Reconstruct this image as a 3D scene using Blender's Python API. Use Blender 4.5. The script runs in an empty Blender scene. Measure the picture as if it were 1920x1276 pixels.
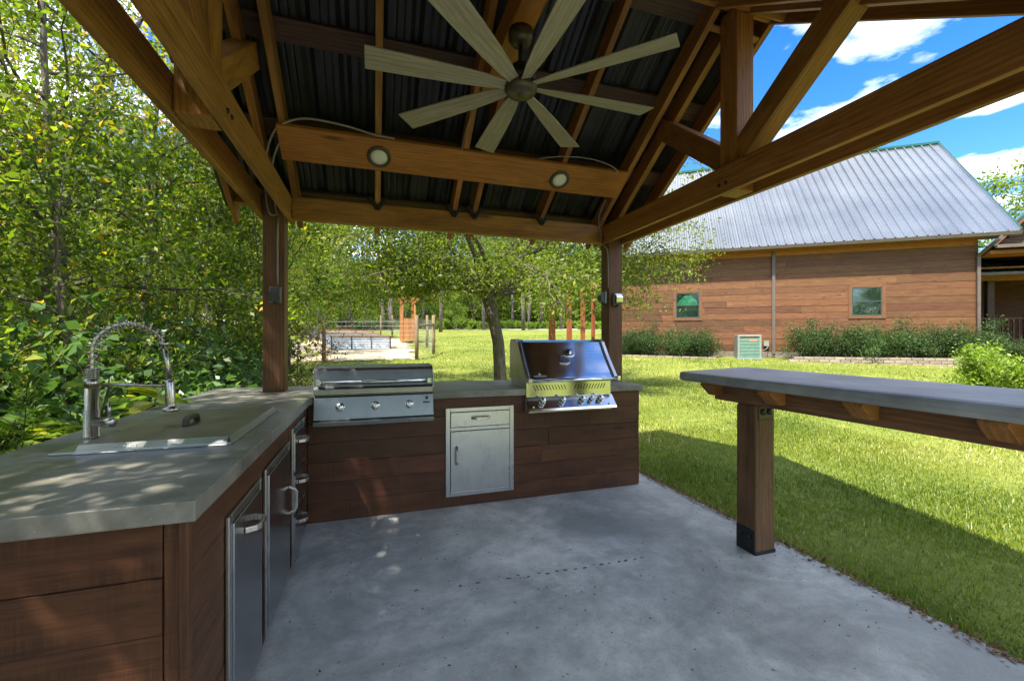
import bpy, bmesh, math, random
import numpy as np
from mathutils import Vector, Matrix
R_ = math.radians
random.seed(7); rng = np.random.default_rng(7)
SC = bpy.context.scene
COL = SC.collection

# ---------------------------------------------------------------- camera, sky, sun, exposure
cam = bpy.data.cameras.new('camera'); cam.lens = 15.0; cam.sensor_width = 36.0
cam.clip_start = 0.05; cam.clip_end = 3000
camo = bpy.data.objects.new('camera', cam); COL.objects.link(camo)
camo.location = (0, 0, 1.34); camo.rotation_euler = (R_(90), 0, R_(-18))
SC.camera = camo

SUN_AZ = math.atan2(-0.665, -0.747)       # direction towards the sun, in the ground plane
SUN_EL = R_(59)
to_sun = Vector((math.cos(SUN_AZ)*math.cos(SUN_EL), math.sin(SUN_AZ)*math.cos(SUN_EL), math.sin(SUN_EL)))
sl = bpy.data.lights.new('sun', 'SUN'); sl.energy = 2.15; sl.angle = R_(0.55); sl.color = (1, .95, .86)
so = bpy.data.objects.new('sun', sl); COL.objects.link(so)
so.rotation_euler = (-to_sun).to_track_quat('-Z', 'Y').to_euler()
so.location = (-20, -8, 30)

W = bpy.data.worlds.new('World'); SC.world = W; W.use_nodes = True
nt = W.node_tree; nt.nodes.clear()
def wn(t, **k):
    n = nt.nodes.new(t)
    for a, b in k.items(): setattr(n, a, b)
    return n
wo = wn('ShaderNodeOutputWorld'); bg = wn('ShaderNodeBackground'); bg.inputs[1].default_value = 0.15
sky = wn('ShaderNodeTexSky', sky_type='NISHITA', sun_disc=False)
sky.sun_elevation = SUN_EL; sky.sun_rotation = math.pi/2 - SUN_AZ
sky.altitude = 50; sky.air_density = 1.0; sky.dust_density = 0.3; sky.ozone_density = 2.5
hs = wn('ShaderNodeHueSaturation'); hs.inputs['Saturation'].default_value = 1.38; hs.inputs['Value'].default_value = 0.42; hs.inputs['Hue'].default_value = .507
nt.links.new(sky.outputs[0], hs.inputs['Color'])
tc = wn('ShaderNodeTexCoord'); sx = wn('ShaderNodeSeparateXYZ'); nt.links.new(tc.outputs['Generated'], sx.inputs[0])
mx = wn('ShaderNodeMath', operation='MAXIMUM'); mx.inputs[1].default_value = 0.06; nt.links.new(sx.outputs[2], mx.inputs[0])
dx = wn('ShaderNodeMath', operation='DIVIDE'); nt.links.new(sx.outputs[0], dx.inputs[0]); nt.links.new(mx.outputs[0], dx.inputs[1])
dy = wn('ShaderNodeMath', operation='DIVIDE'); nt.links.new(sx.outputs[1], dy.inputs[0]); nt.links.new(mx.outputs[0], dy.inputs[1])
cb = wn('ShaderNodeCombineXYZ'); nt.links.new(dx.outputs[0], cb.inputs[0]); nt.links.new(dy.outputs[0], cb.inputs[1])
mp = wn('ShaderNodeMapping'); mp.inputs['Location'].default_value = (0.15, 0.55, 0); nt.links.new(cb.outputs[0], mp.inputs[0])
nz = wn('ShaderNodeTexNoise'); nz.inputs['Scale'].default_value = 1.35; nz.inputs['Detail'].default_value = 9; nz.inputs['Roughness'].default_value = .55
nt.links.new(mp.outputs[0], nz.inputs['Vector'])
cr = wn('ShaderNodeValToRGB'); cr.color_ramp.elements[0].position = .465; cr.color_ramp.elements[1].position = .74
nt.links.new(nz.outputs[0], cr.inputs[0])
mxc = wn('ShaderNodeMix', data_type='RGBA'); mxc.inputs['B'].default_value = (7.8, 7.55, 7.1, 1)
nt.links.new(cr.outputs[0], mxc.inputs['Factor']); nt.links.new(hs.outputs[0], mxc.inputs['A'])
nt.links.new(mxc.outputs['Result'], bg.inputs[0]); nt.links.new(bg.outputs[0], wo.inputs[0])
SC.view_settings.view_transform = 'Standard'; SC.view_settings.look = 'None'
SC.view_settings.gamma = 1; SC.view_settings.use_curve_mapping = False
SC.view_settings.exposure = 2.5
SC.cycles.max_bounces = 8; SC.cycles.transparent_max_bounces = 8
SC.cycles.use_denoising = True

# ---------------------------------------------------------------- materials
class NT:
    def __init__(s, name):
        s.m = bpy.data.materials.new(name); s.m.use_nodes = True; s.t = s.m.node_tree; s.t.nodes.clear()
        s.out = s.t.nodes.new('ShaderNodeOutputMaterial')
    def n(s, typ, ins=None, **props):
        x = s.t.nodes.new('ShaderNode' + typ)
        for k, v in props.items(): setattr(x, k, v)
        for k, v in (ins or {}).items():
            if hasattr(v, 'is_linked') or isinstance(v, bpy.types.NodeSocket): s.t.links.new(v, x.inputs[k])
            else: x.inputs[k].default_value = v
        return x
    def mixc(s, f, a, b, blend='MIX'):
        x = s.t.nodes.new('ShaderNodeMix'); x.data_type = 'RGBA'; x.blend_type = blend
        for i, v in ((0, f), (6, a), (7, b)):
            if isinstance(v, bpy.types.NodeSocket): s.t.links.new(v, x.inputs[i])
            else: x.inputs[i].default_value = v if i == 0 else (tuple(v) + (1,))[:4]
        return x.outputs[2]
    def ramp(s, f, *stops):
        x = s.t.nodes.new('ShaderNodeValToRGB'); r = x.color_ramp
        while len(r.elements) < len(stops): r.elements.new(.5)
        for e, (p, c) in zip(r.elements, stops):
            e.position = p; e.color = (c, c, c, 1) if isinstance(c, (int, float)) else tuple(c) + (1,)
        s.t.links.new(f, x.inputs[0]); return x.outputs[0]
    def noise(s, vec, scale, detail=4, rough=.5, dist=0):
        ins = {'Scale': scale, 'Detail': detail, 'Roughness': rough, 'Distortion': dist}
        if vec is not None: ins['Vector'] = vec
        return s.n('TexNoise', ins).outputs[0]
    def mapv(s, vec, scale=(1, 1, 1), loc=(0, 0, 0)):
        return s.n('Mapping', {'Vector': vec, 'Scale': scale, 'Location': loc}).outputs[0]
    def attr(s, name, out='Vector'): return s.n('Attribute', attribute_name=name).outputs[out]
    def objco(s): return s.n('TexCoord').outputs['Object']
    def geo(s): return s.n('NewGeometry').outputs['Position']
    def rand(s): return s.n('ObjectInfo').outputs['Random']
    def bump(s, h, strength=.3, dist=.01): return s.n('Bump', {'Height': h, 'Strength': strength, 'Distance': dist}).outputs[0]
    def pr(s, **k):
        x = s.t.nodes.new('ShaderNodeBsdfPrincipled')
        for a, v in k.items():
            key = {'base': 'Base Color', 'rough': 'Roughness', 'metal': 'Metallic', 'normal': 'Normal', 'spec': 'Specular IOR Level', 'aniso': 'Anisotropic', 'emit': 'Emission Color', 'emits': 'Emission Strength', 'coat': 'Coat Weight'}[a]
            if isinstance(v, bpy.types.NodeSocket): s.t.links.new(v, x.inputs[key])
            else: x.inputs[key].default_value = tuple(v) + (1,) if key.endswith('Color') else v
        return x.outputs[0]
    def done(s, sh): s.t.links.new(sh, s.out.inputs[0]); return s.m

def wood(name, dark, light, rough=.6, knots=True, wear=0.0, wearc=(.35, .25, .16), vary=.35, bump=.25, saw=0.):
    t = NT(name); g = t.attr('gc')
    off = t.n('VectorMath', {0: t.n('CombineXYZ', {0: t.rand(), 1: t.rand(), 2: t.rand()}).outputs[0], 1: (37, 53, 71)}, operation='MULTIPLY').outputs[0]
    v = t.n('VectorMath', {0: g, 1: off}, operation='ADD').outputs[0]
    big = t.noise(t.mapv(v, (1.6, 6, 6)), 1.5, 5, .6, .8)
    grain = t.noise(t.mapv(v, (2.2, 60, 60)), 1.0, 5, .65, .4)
    fine = t.noise(t.mapv(v, (9, 260, 260)), 1.0, 2, .5)
    rings = t.n('TexWave', {'Vector': t.mapv(v, (.8, 6, 6)), 'Scale': 2.0, 'Distortion': 9.0, 'Detail': 3.0, 'Detail Scale': .7}, wave_type='BANDS', bands_direction='Y').outputs['Fac']
    f = t.n('Math', {0: t.n('Math', {0: big, 1: .5}, operation='MULTIPLY').outputs[0], 1: t.n('Math', {0: grain, 1: .5}, operation='MULTIPLY').outputs[0]}, operation='ADD').outputs[0]
    f = t.n('Math', {0: f, 1: t.n('Math', {0: t.n('Math', {0: rings, 1: -.5}, operation='ADD').outputs[0], 1: .13}, operation='MULTIPLY').outputs[0]}, operation='ADD').outputs[0]
    c = t.mixc(t.ramp(f, (.3, 0.), (.7, 1.)), dark, light)
    c = t.mixc(t.ramp(fine, (.35, .35), (.6, 0.)), c, tuple(x*.45 for x in dark))
    if knots:
        k = t.n('TexVoronoi', {'Vector': t.mapv(v, (1.1, 4.5, 4.5)), 'Scale': 1.3}, feature='F1').outputs['Distance']
        c = t.mixc(t.ramp(k, (.05, .8), (.14, 0.)), c, tuple(x*.3 for x in dark))
    if saw:
        sw = t.noise(t.mapv(v, (170, 2.5, 2.5)), 1.0, 3, .6)
        sm_ = t.noise(t.mapv(v, (3, 7, 7)), 1.0, 3, .6)
        c = t.mixc(t.n('Math', {0: t.ramp(sw, (.42, saw), (.6, 0.)), 1: t.ramp(sm_, (.4, 0.), (.65, 1.))}, operation='MULTIPLY').outputs[0], c, tuple(x*.4 for x in dark))
    if wear:
        wv = t.noise(t.mapv(v, (1.2, 12, 12)), 1.6, 6, .7)
        c = t.mixc(t.ramp(wv, (.55, 0.), (.75, wear)), c, wearc)
    val = t.n('MapRange', {'Value': t.rand(), 'To Min': 1 - vary, 'To Max': 1 + vary}).outputs[0]
    hue = t.n('HueSaturation', {'Value': val, 'Color': c, 'Hue': t.n('MapRange', {'Value': t.n('Math', {0: t.n('Math', {0: t.rand(), 1: 17.3}, operation='MULTIPLY').outputs[0]}, operation='FRACT').outputs[0], 'To Min': .492, 'To Max': .506}).outputs[0]}).outputs[0]
    return t.done(t.pr(base=hue, rough=t.ramp(grain, (0., rough - .12), (1., rough + .15)), normal=t.bump(grain, bump, .004), spec=.35))

def plain(name, c, rough=.5, metal=0., nscale=0, namt=.15, spec=.5):
    t = NT(name)
    if nscale:
        f = t.noise(t.objco(), nscale, 5, .6)
        base = t.mixc(t.ramp(f, (.3, 0.), (.7, 1.)), tuple(x*(1-namt) for x in c), tuple(min(1, x*(1+namt)) for x in c))
        return t.done(t.pr(base=base, rough=rough, metal=metal, spec=spec, normal=t.bump(f, .06, .002)))
    return t.done(t.pr(base=c, rough=rough, metal=metal, spec=spec))

def steel(name, c=(.56, .56, .55), rough=.3, axis=0, smear=.25):
    t = NT(name); p = t.objco()
    sc = [260, 260, 260]; sc[axis] = 2.5
    br = t.noise(t.mapv(p, tuple(sc)), 1., 3, .6)
    sm = t.noise(p, 5.5, 5, .6, .5)
    base = t.mixc(t.ramp(sm, (.35, smear), (.65, 0.)), c, tuple(x*.62 for x in c))
    base = t.mixc(t.ramp(br, (.3, .07), (.7, 0.)), base, tuple(x*.7 for x in c))
    r = t.n('Math', {0: t.n('Math', {0: br, 1: .16}, operation='MULTIPLY').outputs[0], 1: t.n('Math', {0: sm, 1: .14}, operation='MULTIPLY').outputs[0]}, operation='ADD').outputs[0]
    r = t.n('Math', {0: r, 1: rough - .15}, operation='ADD').outputs[0]
    return t.done(t.pr(base=base, rough=r, metal=1.0, normal=t.bump(br, .02, .0006)))

def leafmat(name, stops, trans=.42, tint=(1.5, 1.7, .5), rough=.45):
    t = NT(name); v = t.attr('lv', 'Fac')
    c = t.ramp(v, *stops)
    o = t.n('MapRange', {'Value': t.rand(), 'To Min': .8, 'To Max': 1.2}).outputs[0]
    c = t.n('HueSaturation', {'Color': c, 'Value': o}).outputs[0]
    tr = t.mixc(1., c, tint, 'MULTIPLY')
    d = t.pr(base=c, rough=rough, spec=.35)
    b = t.n('BsdfTranslucent', {'Color': tr}).outputs[0]
    return t.done(t.n('MixShader', {0: trans, 1: d, 2: b}).outputs[0])

M = {}
M['beam'] = wood('stained_beam_wood', (.18, .070, .013), (.47, .215, .048), .55, vary=.18, wear=.45, wearc=(.44, .27, .13))
M['post'] = wood('dark_post_wood', (.07, .030, .012), (.20, .092, .036), .55, vary=.15, wear=.3, wearc=(.26, .14, .07))
M['rafter'] = wood('rafter_wood', (.19, .075, .016), (.45, .205, .05), .6, vary=.2)
M['lightboard'] = wood('cedar_board_wood', (.25, .09, .016), (.50, .205, .04), .5, vary=.1)
M['plank'] = wood('dark_stained_plank', (.06, .0215, .0085), (.15, .058, .023), .5, vary=.12, wear=.25, wearc=(.17, .06, .032), saw=.5)
M['siding'] = wood('weathered_siding', (.078, .029, .0095), (.195, .084, .030), .62, vary=.28, wear=.4, wearc=(.29, .165, .085))
M['purlin'] = wood('grey_brown_purlin', (.05, .025, .018), (.13, .075, .05), .7, vary=.15)
M['fence'] = wood('fence_post_wood', (.14, .10, .055), (.30, .22, .12), .8, vary=.2)
M['cedar'] = wood('new_cedar', (.30, .12, .03), (.52, .25, .08), .6, vary=.15)
M['redpost'] = wood('red_stained_post', (.22, .06, .018), (.42, .13, .04), .6, vary=.15)
M['barwood'] = wood('bar_timber', (.11, .052, .022), (.27, .14, .065), .6, vary=.15)
M['blade'] = wood('driftwood_blade', (.25, .205, .145), (.44, .38, .275), .5, knots=False, vary=.06, bump=.08)
M['trim'] = wood('window_trim_wood', (.12, .05, .02), (.21, .095, .038), .6, vary=.1)
M['soffit'] = wood('soffit_wood', (.28, .10, .025), (.45, .18, .05), .6, vary=.1)

M['steelx'] = steel('brushed_steel_x', axis=0)
M['steelz'] = steel('brushed_steel_z', axis=2)
M['steely'] = steel('brushed_steel_y', axis=1)
M['steeldoor'] = steel('dark_reflective_steel', (.45, .45, .46), .22, axis=2, smear=.4)
M['steelold'] = steel('weathered_steel', (.30, .31, .295), .36, axis=0, smear=.55)
M['chrome'] = steel('polished_steel', (.70, .70, .70), .15, axis=0, smear=.12)
M['nickel'] = steel('brushed_nickel', (.60, .56, .50), .28, axis=2)
M['lidtop'] = steel('dusty_steel', (.40, .34, .285), .42, axis=0, smear=.5)
M['blackmetal'] = plain('black_steel', (.012, .012, .012), .5, 0., 30)
M['darkgap'] = plain('dark_shadow_gap', (.008, .008, .008), .9)
M['bronze'] = plain('oil_bronze', (.10, .082, .06), .45, .7, 20)
M['conduit'] = plain('grey_conduit', (.26, .23, .19), .5, .2, 60)
M['outlet'] = plain('dark_grey_plastic', (.05, .055, .055), .4, 0., 20)
M['outletg'] = plain('grey_box_metal', (.25, .26, .25), .5, .4, 20)
M['lens'] = plain('frosted_lens', (.78, .74, .62), .5)
M['gutter'] = plain('brown_gutter_paint', (.115, .085, .065), .45, 0., 6)
M['greenmetal'] = plain('green_metal', (.018, .10, .065), .35, .2, 8)
M['acgreen'] = plain('ac_green_slat', (.10, .20, .13), .5, 0., 8)
M['aclight'] = plain('ac_grey_green_cabinet', (.21, .24, .205), .5, 0., 8)
M['acplate'] = plain('ac_orange_plate', (.55, .20, .10), .5)
M['white'] = plain('white_plastic', (.7, .7, .68), .5)
M['galv'] = plain('galvanised_bed_panel', (.50, .56, .62), .45, .3, 5)
M['foundation'] = plain('foundation_block', (.16, .13, .10), .9, 0., 12, .3)
M['winframe'] = plain('dark_green_window_frame', (.035, .05, .042), .4)
M['greenshape'] = plain('green_window_shape', (.06, .28, .17), .8, 0., 9, .4)
M['roomdark'] = plain('dark_room', (.012, .02, .016), .8)
M['pit'] = plain('worn_pit', (.14, .125, .10), .9)
M['wire'] = plain('fence_wire', (.45, .45, .43), .5, .5)
M['soil'] = plain('bed_soil', (.30, .17, .09), .95, 0., 14, .4)
M['straw'] = plain('straw_mulch', (.46, .36, .22), .95, 0., 6, .35)
M['gravel'] = plain('pale_gravel', (.40, .37, .33), .95, 0., 3, .3)
M['cable'] = plain('grey_hose', (.22, .20, .17), .6)

t = NT('window_glass')
M['glass'] = t.done(t.n('MixShader', {0: .08, 1: t.n('BsdfTransparent', {'Color': (.75, .85, .8, 1)}).outputs[0], 2: t.n('BsdfGlossy', {'Color': (.8, .85, .85, 1), 'Roughness': .03}).outputs[0]}).outputs[0])
t = NT('black_roof_underside'); f = t.noise(t.objco(), 4, 5, .6)
M['roofblack'] = t.done(t.pr(base=t.mixc(t.ramp(f, (.35, 0.), (.7, 1.)), (.007, .007, .0075), (.022, .021, .018)), rough=t.ramp(f, (.3, .3), (.7, .5)), spec=.6))
t = NT('glare_grey_roof_metal'); f = t.noise(t.objco(), .5, 2, .5)
M['roofglare'] = t.done(t.pr(base=t.mixc(t.ramp(f, (.3, 0.), (.7, 1.)), (.35, .36, .345), (.43, .44, .42)), rough=t.ramp(f, (.3, .22), (.7, .28)), metal=.88))  # pale grey base stands in for sky glare on dark green metal

# concrete slab: mottled, stained, specks
t = NT('patio_concrete'); p = t.geo()
a = t.noise(p, 1.3, 7, .68, .8); b = t.noise(p, 5, 7, .72); c_ = t.noise(p, 90, 3, .6)
c = t.mixc(t.ramp(a, (.38, 0.), (.62, 1.)), (.31, .32, .29), (.60, .60, .545))
c = t.mixc(t.ramp(b, (.38, .6), (.58, 0.)), c, (.24, .25, .23))
c = t.mixc(t.ramp(c_, (.30, .5), (.42, 0.)), c, (.13, .125, .12))
sp = t.n('TexVoronoi', {'Vector': p, 'Scale': 9.0, 'Randomness': 1.0}).outputs['Distance']
c = t.mixc(t.ramp(sp, (.04, .75), (.09, 0.)), c, (.08, .075, .07))
wv = t.noise(t.mapv(p, (1.2, .7, 1)), 1.7, 5, .6, 1.2)
c = t.mixc(t.ramp(wv, (.55, 0.), (.75, .4)), c, (.60, .61, .56))
M['concrete'] = t.done(t.pr(base=c, rough=t.ramp(a, (.3, .42), (.7, .65)), normal=t.bump(c_, .12, .003), spec=.45))

t = NT('cast_countertop'); p = t.geo()
a = t.noise(p, 2.2, 6, .62, .6); b = t.noise(t.mapv(p, (3, 9, 3)), 1.5, 5, .7); s_ = t.noise(p, 130, 2, .5)
c = t.mixc(t.ramp(a, (.34, 0.), (.66, 1.)), (.115, .11, .085), (.31, .285, .235))
c = t.mixc(t.ramp(b, (.5, 0.), (.72, .5)), c, (.36, .34, .31))
c = t.mixc(t.ramp(s_, (.64, 0.), (.74, .7)), c, (.42, .37, .26))
M['counter'] = t.done(t.pr(base=c, rough=t.ramp(a, (.3, .30), (.7, .5)), normal=t.bump(s_, .1, .002), spec=.45))
t = NT('cast_bar_top'); p = t.geo()
a = t.noise(p, 2.6, 6, .65, .4); s_ = t.noise(p, 110, 2, .5)
c = t.mixc(t.ramp(a, (.34, 0.), (.66, 1.)), (.20, .205, .21), (.38, .385, .38))
c = t.mixc(t.ramp(s_, (.60, 0.), (.72, .6)), c, (.40, .36, .27))
M['bartop'] = t.done(t.pr(base=c, rough=.4, normal=t.bump(s_, .15, .002), spec=.5))

t = NT('edging_block'); p = t.objco(); a = t.noise(p, 20, 5, .65)
c = t.mixc(t.ramp(a, (.3, 0.), (.7, 1.)), (.17, .13, .09), (.36, .29, .21))
c = t.n('HueSaturation', {'Color': c, 'Value': t.n('MapRange', {'Value': t.rand(), 'To Min': .75, 'To Max': 1.25}).outputs[0]}).outputs[0]
M['block'] = t.done(t.pr(base=c, rough=.9, normal=t.bump(a, .5, .01)))

t = NT('tree_bark'); p = t.objco(); a = t.noise(t.mapv(p, (9, 9, 2.2)), 2.5, 6, .7, .5)
c = t.mixc(t.ramp(a, (.35, 0.), (.7, 1.)), (.055, .043, .030), (.20, .165, .12))
M['bark'] = t.done(t.pr(base=c, rough=.9, normal=t.bump(a, .8, .03)))
t = NT('pine_bark'); p = t.objco(); a = t.noise(t.mapv(p, (5, 5, 1.3)), 2.2, 6, .7, .3)
c = t.mixc(t.ramp(a, (.35, 0.), (.7, 1.)), (.06, .048, .042), (.22, .175, .145))
M['pinebark'] = t.done(t.pr(base=c, rough=.95, normal=t.bump(a, .8, .05)))

G = (.035, .075, .012); G2 = (.085, .16, .018); GY = (.20, .26, .025); GO = (.34, .24, .03)
M['leafwood'] = leafmat('woodland_leaf', [(0., (.055, .095, .015)), (.35, (.115, .17, .02)), (.7, (.21, .265, .03)), (.93, (.34, .35, .04)), (1., (.5, .3, .04))], .5)
M['leafoak'] = leafmat('oak_leaf', [(0., (.065, .095, .018)), (.4, (.13, .175, .025)), (.8, (.23, .265, .035)), (1., (.35, .32, .05))], .5)
M['leaffar'] = leafmat('far_tree_leaf', [(0., (.06, .11, .018)), (.4, (.13, .20, .025)), (.8, (.25, .30, .04)), (1., (.38, .36, .06))], .5)
M['leafshrub'] = leafmat('understory_leaf', [(0., (.045, .09, .03)), (.5, (.10, .18, .055)), (.9, (.19, .28, .085)), (1., (.28, .30, .05))], .35, (1.35, 1.6, .7), .35)
M['leafbig'] = leafmat('broad_plant_leaf', [(0., (.06, .13, .02)), (.5, (.115, .22, .03)), (.85, (.22, .33, .03)), (1., (.40, .42, .03))], .4, (1.5, 1.7, .4), .35)
M['leafhedge'] = leafmat('hedge_leaf', [(0., (.022, .05, .012)), (.5, (.05, .10, .02)), (.9, (.10, .16, .035)), (1., (.16, .17, .05))], .25, (1.4, 1.6, .6), .55)
M['leafbright'] = leafmat('bright_bush_leaf', [(0., (.10, .17, .02)), (.5, (.19, .28, .03)), (1., (.34, .40, .06))], .4)
M['leafred'] = leafmat('russet_leaf', [(0., (.06, .05, .02)), (.5, (.16, .10, .04)), (1., (.26, .20, .05))], .4, (1.4, 1.2, .6))
M['needle'] = leafmat('pine_needles', [(0., (.03, .06, .014)), (1., (.09, .15, .025))], .3)
M['grassblade'] = leafmat('grass_blade', [(0., (.075, .125, .014)), (.4, (.16, .21, .022)), (.8, (.27, .285, .04)), (.93, (.38, .35, .10)), (1., (.55, .48, .25))], .35, (1.3, 1.5, .5), .4)
M['litter'] = leafmat('dry_leaf', [(0., (.10, .055, .025)), (.5, (.22, .13, .06)), (1., (.36, .24, .12))], .2, (1.2, 1.1, .8), .7)

t = NT('ground_cover'); p = t.geo()
a = t.noise(p, .55, 6, .65, .4); b = t.noise(p, 9, 5, .7); d_ = t.noise(p, 60, 3, .6)
g1 = t.mixc(t.ramp(a, (.32, 0.), (.68, 1.)), (.13, .168, .02), (.265, .275, .05))
g1 = t.mixc(t.ramp(b, (.40, .6), (.6, 0.)), g1, (.085, .12, .02))
g1 = t.mixc(t.ramp(d_, (.60, 0.), (.72, .55)), g1, (.48, .43, .20))
lit = t.mixc(t.ramp(b, (.35, 0.), (.65, 1.)), (.045, .03, .018), (.17, .11, .06))
lit = t.mixc(t.ramp(t.noise(p, 2.1, 4, .6), (.5, 0.), (.65, .8)), lit, (.05, .075, .018))
M['ground'] = t.done(t.pr(base=t.mixc(t.attr('wood', 'Fac'), g1, lit), rough=.95, spec=.15, normal=t.bump(d_, .5, .02)))

# ---------------------------------------------------------------- mesh helpers
class B:
    def __init__(s): s.v = []; s.f = []; s.g = []; s.sm = []
    def add(s, vs, fs, gs=None, smooth=False):
        o = len(s.v); s.v += [tuple(x) for x in vs]; s.g += ([tuple(x) for x in gs] if gs is not None else [tuple(x) for x in vs])
        s.f += [tuple(i + o for i in f) for f in fs]; s.sm += [smooth]*len(fs); return s
    def frame(s, o, ex, ey, ez, lx, ly, lz):
        o, ex, ey, ez = map(Vector, (o, ex, ey, ez)); vs = []; gs = []
        for k in (0, 1):
            for a, b in ((0, 0), (1, 0), (1, 1), (0, 1)):
                vs.append(o + ex*lx*a + ey*ly*b + ez*lz*k); gs.append((lx*a, ly*b, lz*k))
        return s.add(vs, [(0, 3, 2, 1), (4, 5, 6, 7), (0, 1, 5, 4), (1, 2, 6, 5), (2, 3, 7, 6), (3, 0, 4, 7)], gs)
    def box(s, x0, x1, y0, y1, z0, z1):
        L = [x1-x0, y1-y0, z1-z0]; a = L.index(max(L)); o = len(s.v)
        s.frame((x0, y0, z0), (1, 0, 0), (0, 1, 0), (0, 0, 1), *L)
        if a: s.g[o:] = [(q[a], q[(a+1) % 3], q[(a+2) % 3]) for q in s.g[o:]]
        return s
    def beam(s, p0, p1, w, h, up=(0, 0, 1)):      # p0,p1 = centre line
        p0, p1 = Vector(p0), Vector(p1); d = p1-p0; L = d.length; ex = d/L
        ey = Vector(up).cross(ex).normalized(); ez = ex.cross(ey)
        return s.frame(p0 - ey*w/2 - ez*h/2, ex, ey, ez, L, w, h)
    def tube(s, pts, r, n=8, caps=True):
        pts = [Vector(p) for p in pts]; rs = r if isinstance(r, (list, tuple)) else [r]*len(pts)
        vs = []; fs = []; u = None
        for i, p in enumerate(pts):
            d = (pts[min(i+1, len(pts)-1)] - pts[max(i-1, 0)]).normalized()
            if u is None: u = d.orthogonal().normalized()
            u = (u - d*u.dot(d)).normalized(); w = d.cross(u)
            for k in range(n):
                a = 2*math.pi*k/n; vs.append(p + (u*math.cos(a) + w*math.sin(a))*rs[i])
        for i in range(len(pts)-1):
            for k in range(n): fs.append((i*n+k, i*n+(k+1) % n, (i+1)*n+(k+1) % n, (i+1)*n+k))
        s.add(vs, fs, None, True)
        if caps:
            o = len(s.v) - len(vs); m = len(pts)-1
            s.f += [tuple(o + k for k in reversed(range(n))), tuple(o + m*n + k for k in range(n))]; s.sm += [False, False]
        return s
    def lathe(s, c, axis, prof, n=24):             # prof = [(r, t)] along axis
        c = Vector(c); ax = Vector(axis).normalized(); u = ax.orthogonal().normalized(); w = ax.cross(u); vs = []; fs = []
        for r, tt in prof:
            for k in range(n):
                a = 2*math.pi*k/n; vs.append(c + ax*tt + (u*math.cos(a) + w*math.sin(a))*r)
        for i in range(len(prof)-1):
            for k in range(n): fs.append((i*n+k, i*n+(k+1) % n, (i+1)*n+(k+1) % n, (i+1)*n+k))
        fs += [tuple(reversed(range(n))), tuple((len(prof)-1)*n + k for k in range(n))]
        return s.add(vs, fs, None, True)
    def extrude(s, poly, d):                        # planar polygon (3d points) pushed along d
        d = Vector(d); n = len(poly); vs = [Vector(p) for p in poly] + [Vector(p) + d for p in poly]
        return s.add(vs, [tuple(reversed(range(n))), tuple(range(n, 2*n))] + [(k, (k+1) % n, n+(k+1) % n, n+k) for k in range(n)])
    def mesh(s, name, mat, fix=True):
        me = bpy.data.meshes.new(name); me.from_pydata(s.v, [], s.f); me.materials.append(mat)
        at = me.attributes.new('gc', 'FLOAT_VECTOR', 'POINT'); at.data.foreach_set('vector', np.array(s.g, dtype=np.float32).ravel())
        me.polygons.foreach_set('use_smooth', s.sm)
        if fix:
            bm = bmesh.new(); bm.from_mesh(me); bmesh.ops.recalc_face_normals(bm, faces=bm.faces); bm.to_mesh(me); bm.free()
        me.update(); return me
    def build(s, name, mat, parent=None, bevel=0, offset=None, fix=True):
        if offset is None: offset = parent['_o'] if parent is not None and '_o' in parent else (0, 0, 0)
        if any(offset): s.v = [(x-offset[0], y-offset[1], z-offset[2]) for x, y, z in s.v]
        me = s.mesh(name, M[mat] if isinstance(mat, str) else mat, fix)
        o = bpy.data.objects.new(name, me); COL.objects.link(o); o.parent = parent
        if parent is not None and '_o' in parent: o['_o'] = list(parent['_o'])
        if bevel:
            m = o.modifiers.new('bevel', 'BEVEL'); m.width = bevel; m.segments = 2; m.limit_method = 'ANGLE'; m.angle_limit = R_(40)
        return o
def tag(o, label, cat, group=None):
    o['label'] = label; o['category'] = cat
    if group: o['group'] = group
    return o
def thing(name, loc, label, cat, group=None, rz=0, world=True):
    o = bpy.data.objects.new(name, None); COL.objects.link(o); o.empty_display_size = .1
    o.location = loc; o.rotation_euler = (0, 0, rz); tag(o, label, cat, group)
    o['_o'] = list(loc) if world else [0, 0, 0]
    return o
def copy_tree(o, parent=None):
    c = o.copy(); COL.objects.link(c); c.parent = parent
    for ch in list(o.children): copy_tree(ch, c)
    return c
def np_mesh(name, v, f, mat, lv=None):
    me = bpy.data.meshes.new(name); k = f.shape[1]
    me.vertices.add(len(v)); me.vertices.foreach_set('co', np.ascontiguousarray(v, dtype=np.float32).ravel())
    me.loops.add(f.size); me.loops.foreach_set('vertex_index', np.ascontiguousarray(f, dtype=np.int32).ravel())
    me.polygons.add(len(f)); me.polygons.foreach_set('loop_start', np.arange(len(f), dtype=np.int32)*k)
    me.polygons.foreach_set('loop_total', np.full(len(f), k, dtype=np.int32))
    if lv is not None:
        a = me.attributes.new('lv', 'FLOAT', 'POINT'); a.data.foreach_set('value', lv.astype(np.float32))
    me.materials.append(M[mat]); me.update(calc_edges=True); return me
def link(name, me, parent=None, loc=(0, 0, 0), rz=0, s=1):
    o = bpy.data.objects.new(name, me); COL.objects.link(o); o.parent = parent; o.location = loc
    o.rotation_euler = (0, 0, rz); o.scale = (s, s, s) if not isinstance(s, tuple) else s; return o
def rot(o, *a): o.rotation_euler = a; return o
def ground_z(x, y):
    d = .309*x + .951*y; s = d - 4.6
    z = .058*(s + np.sqrt(s*s + 1))/2 - .05
    return np.minimum(z, 4.2)
def gz(x, y): return float(ground_z(np.float64(x), np.float64(y)))
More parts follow.
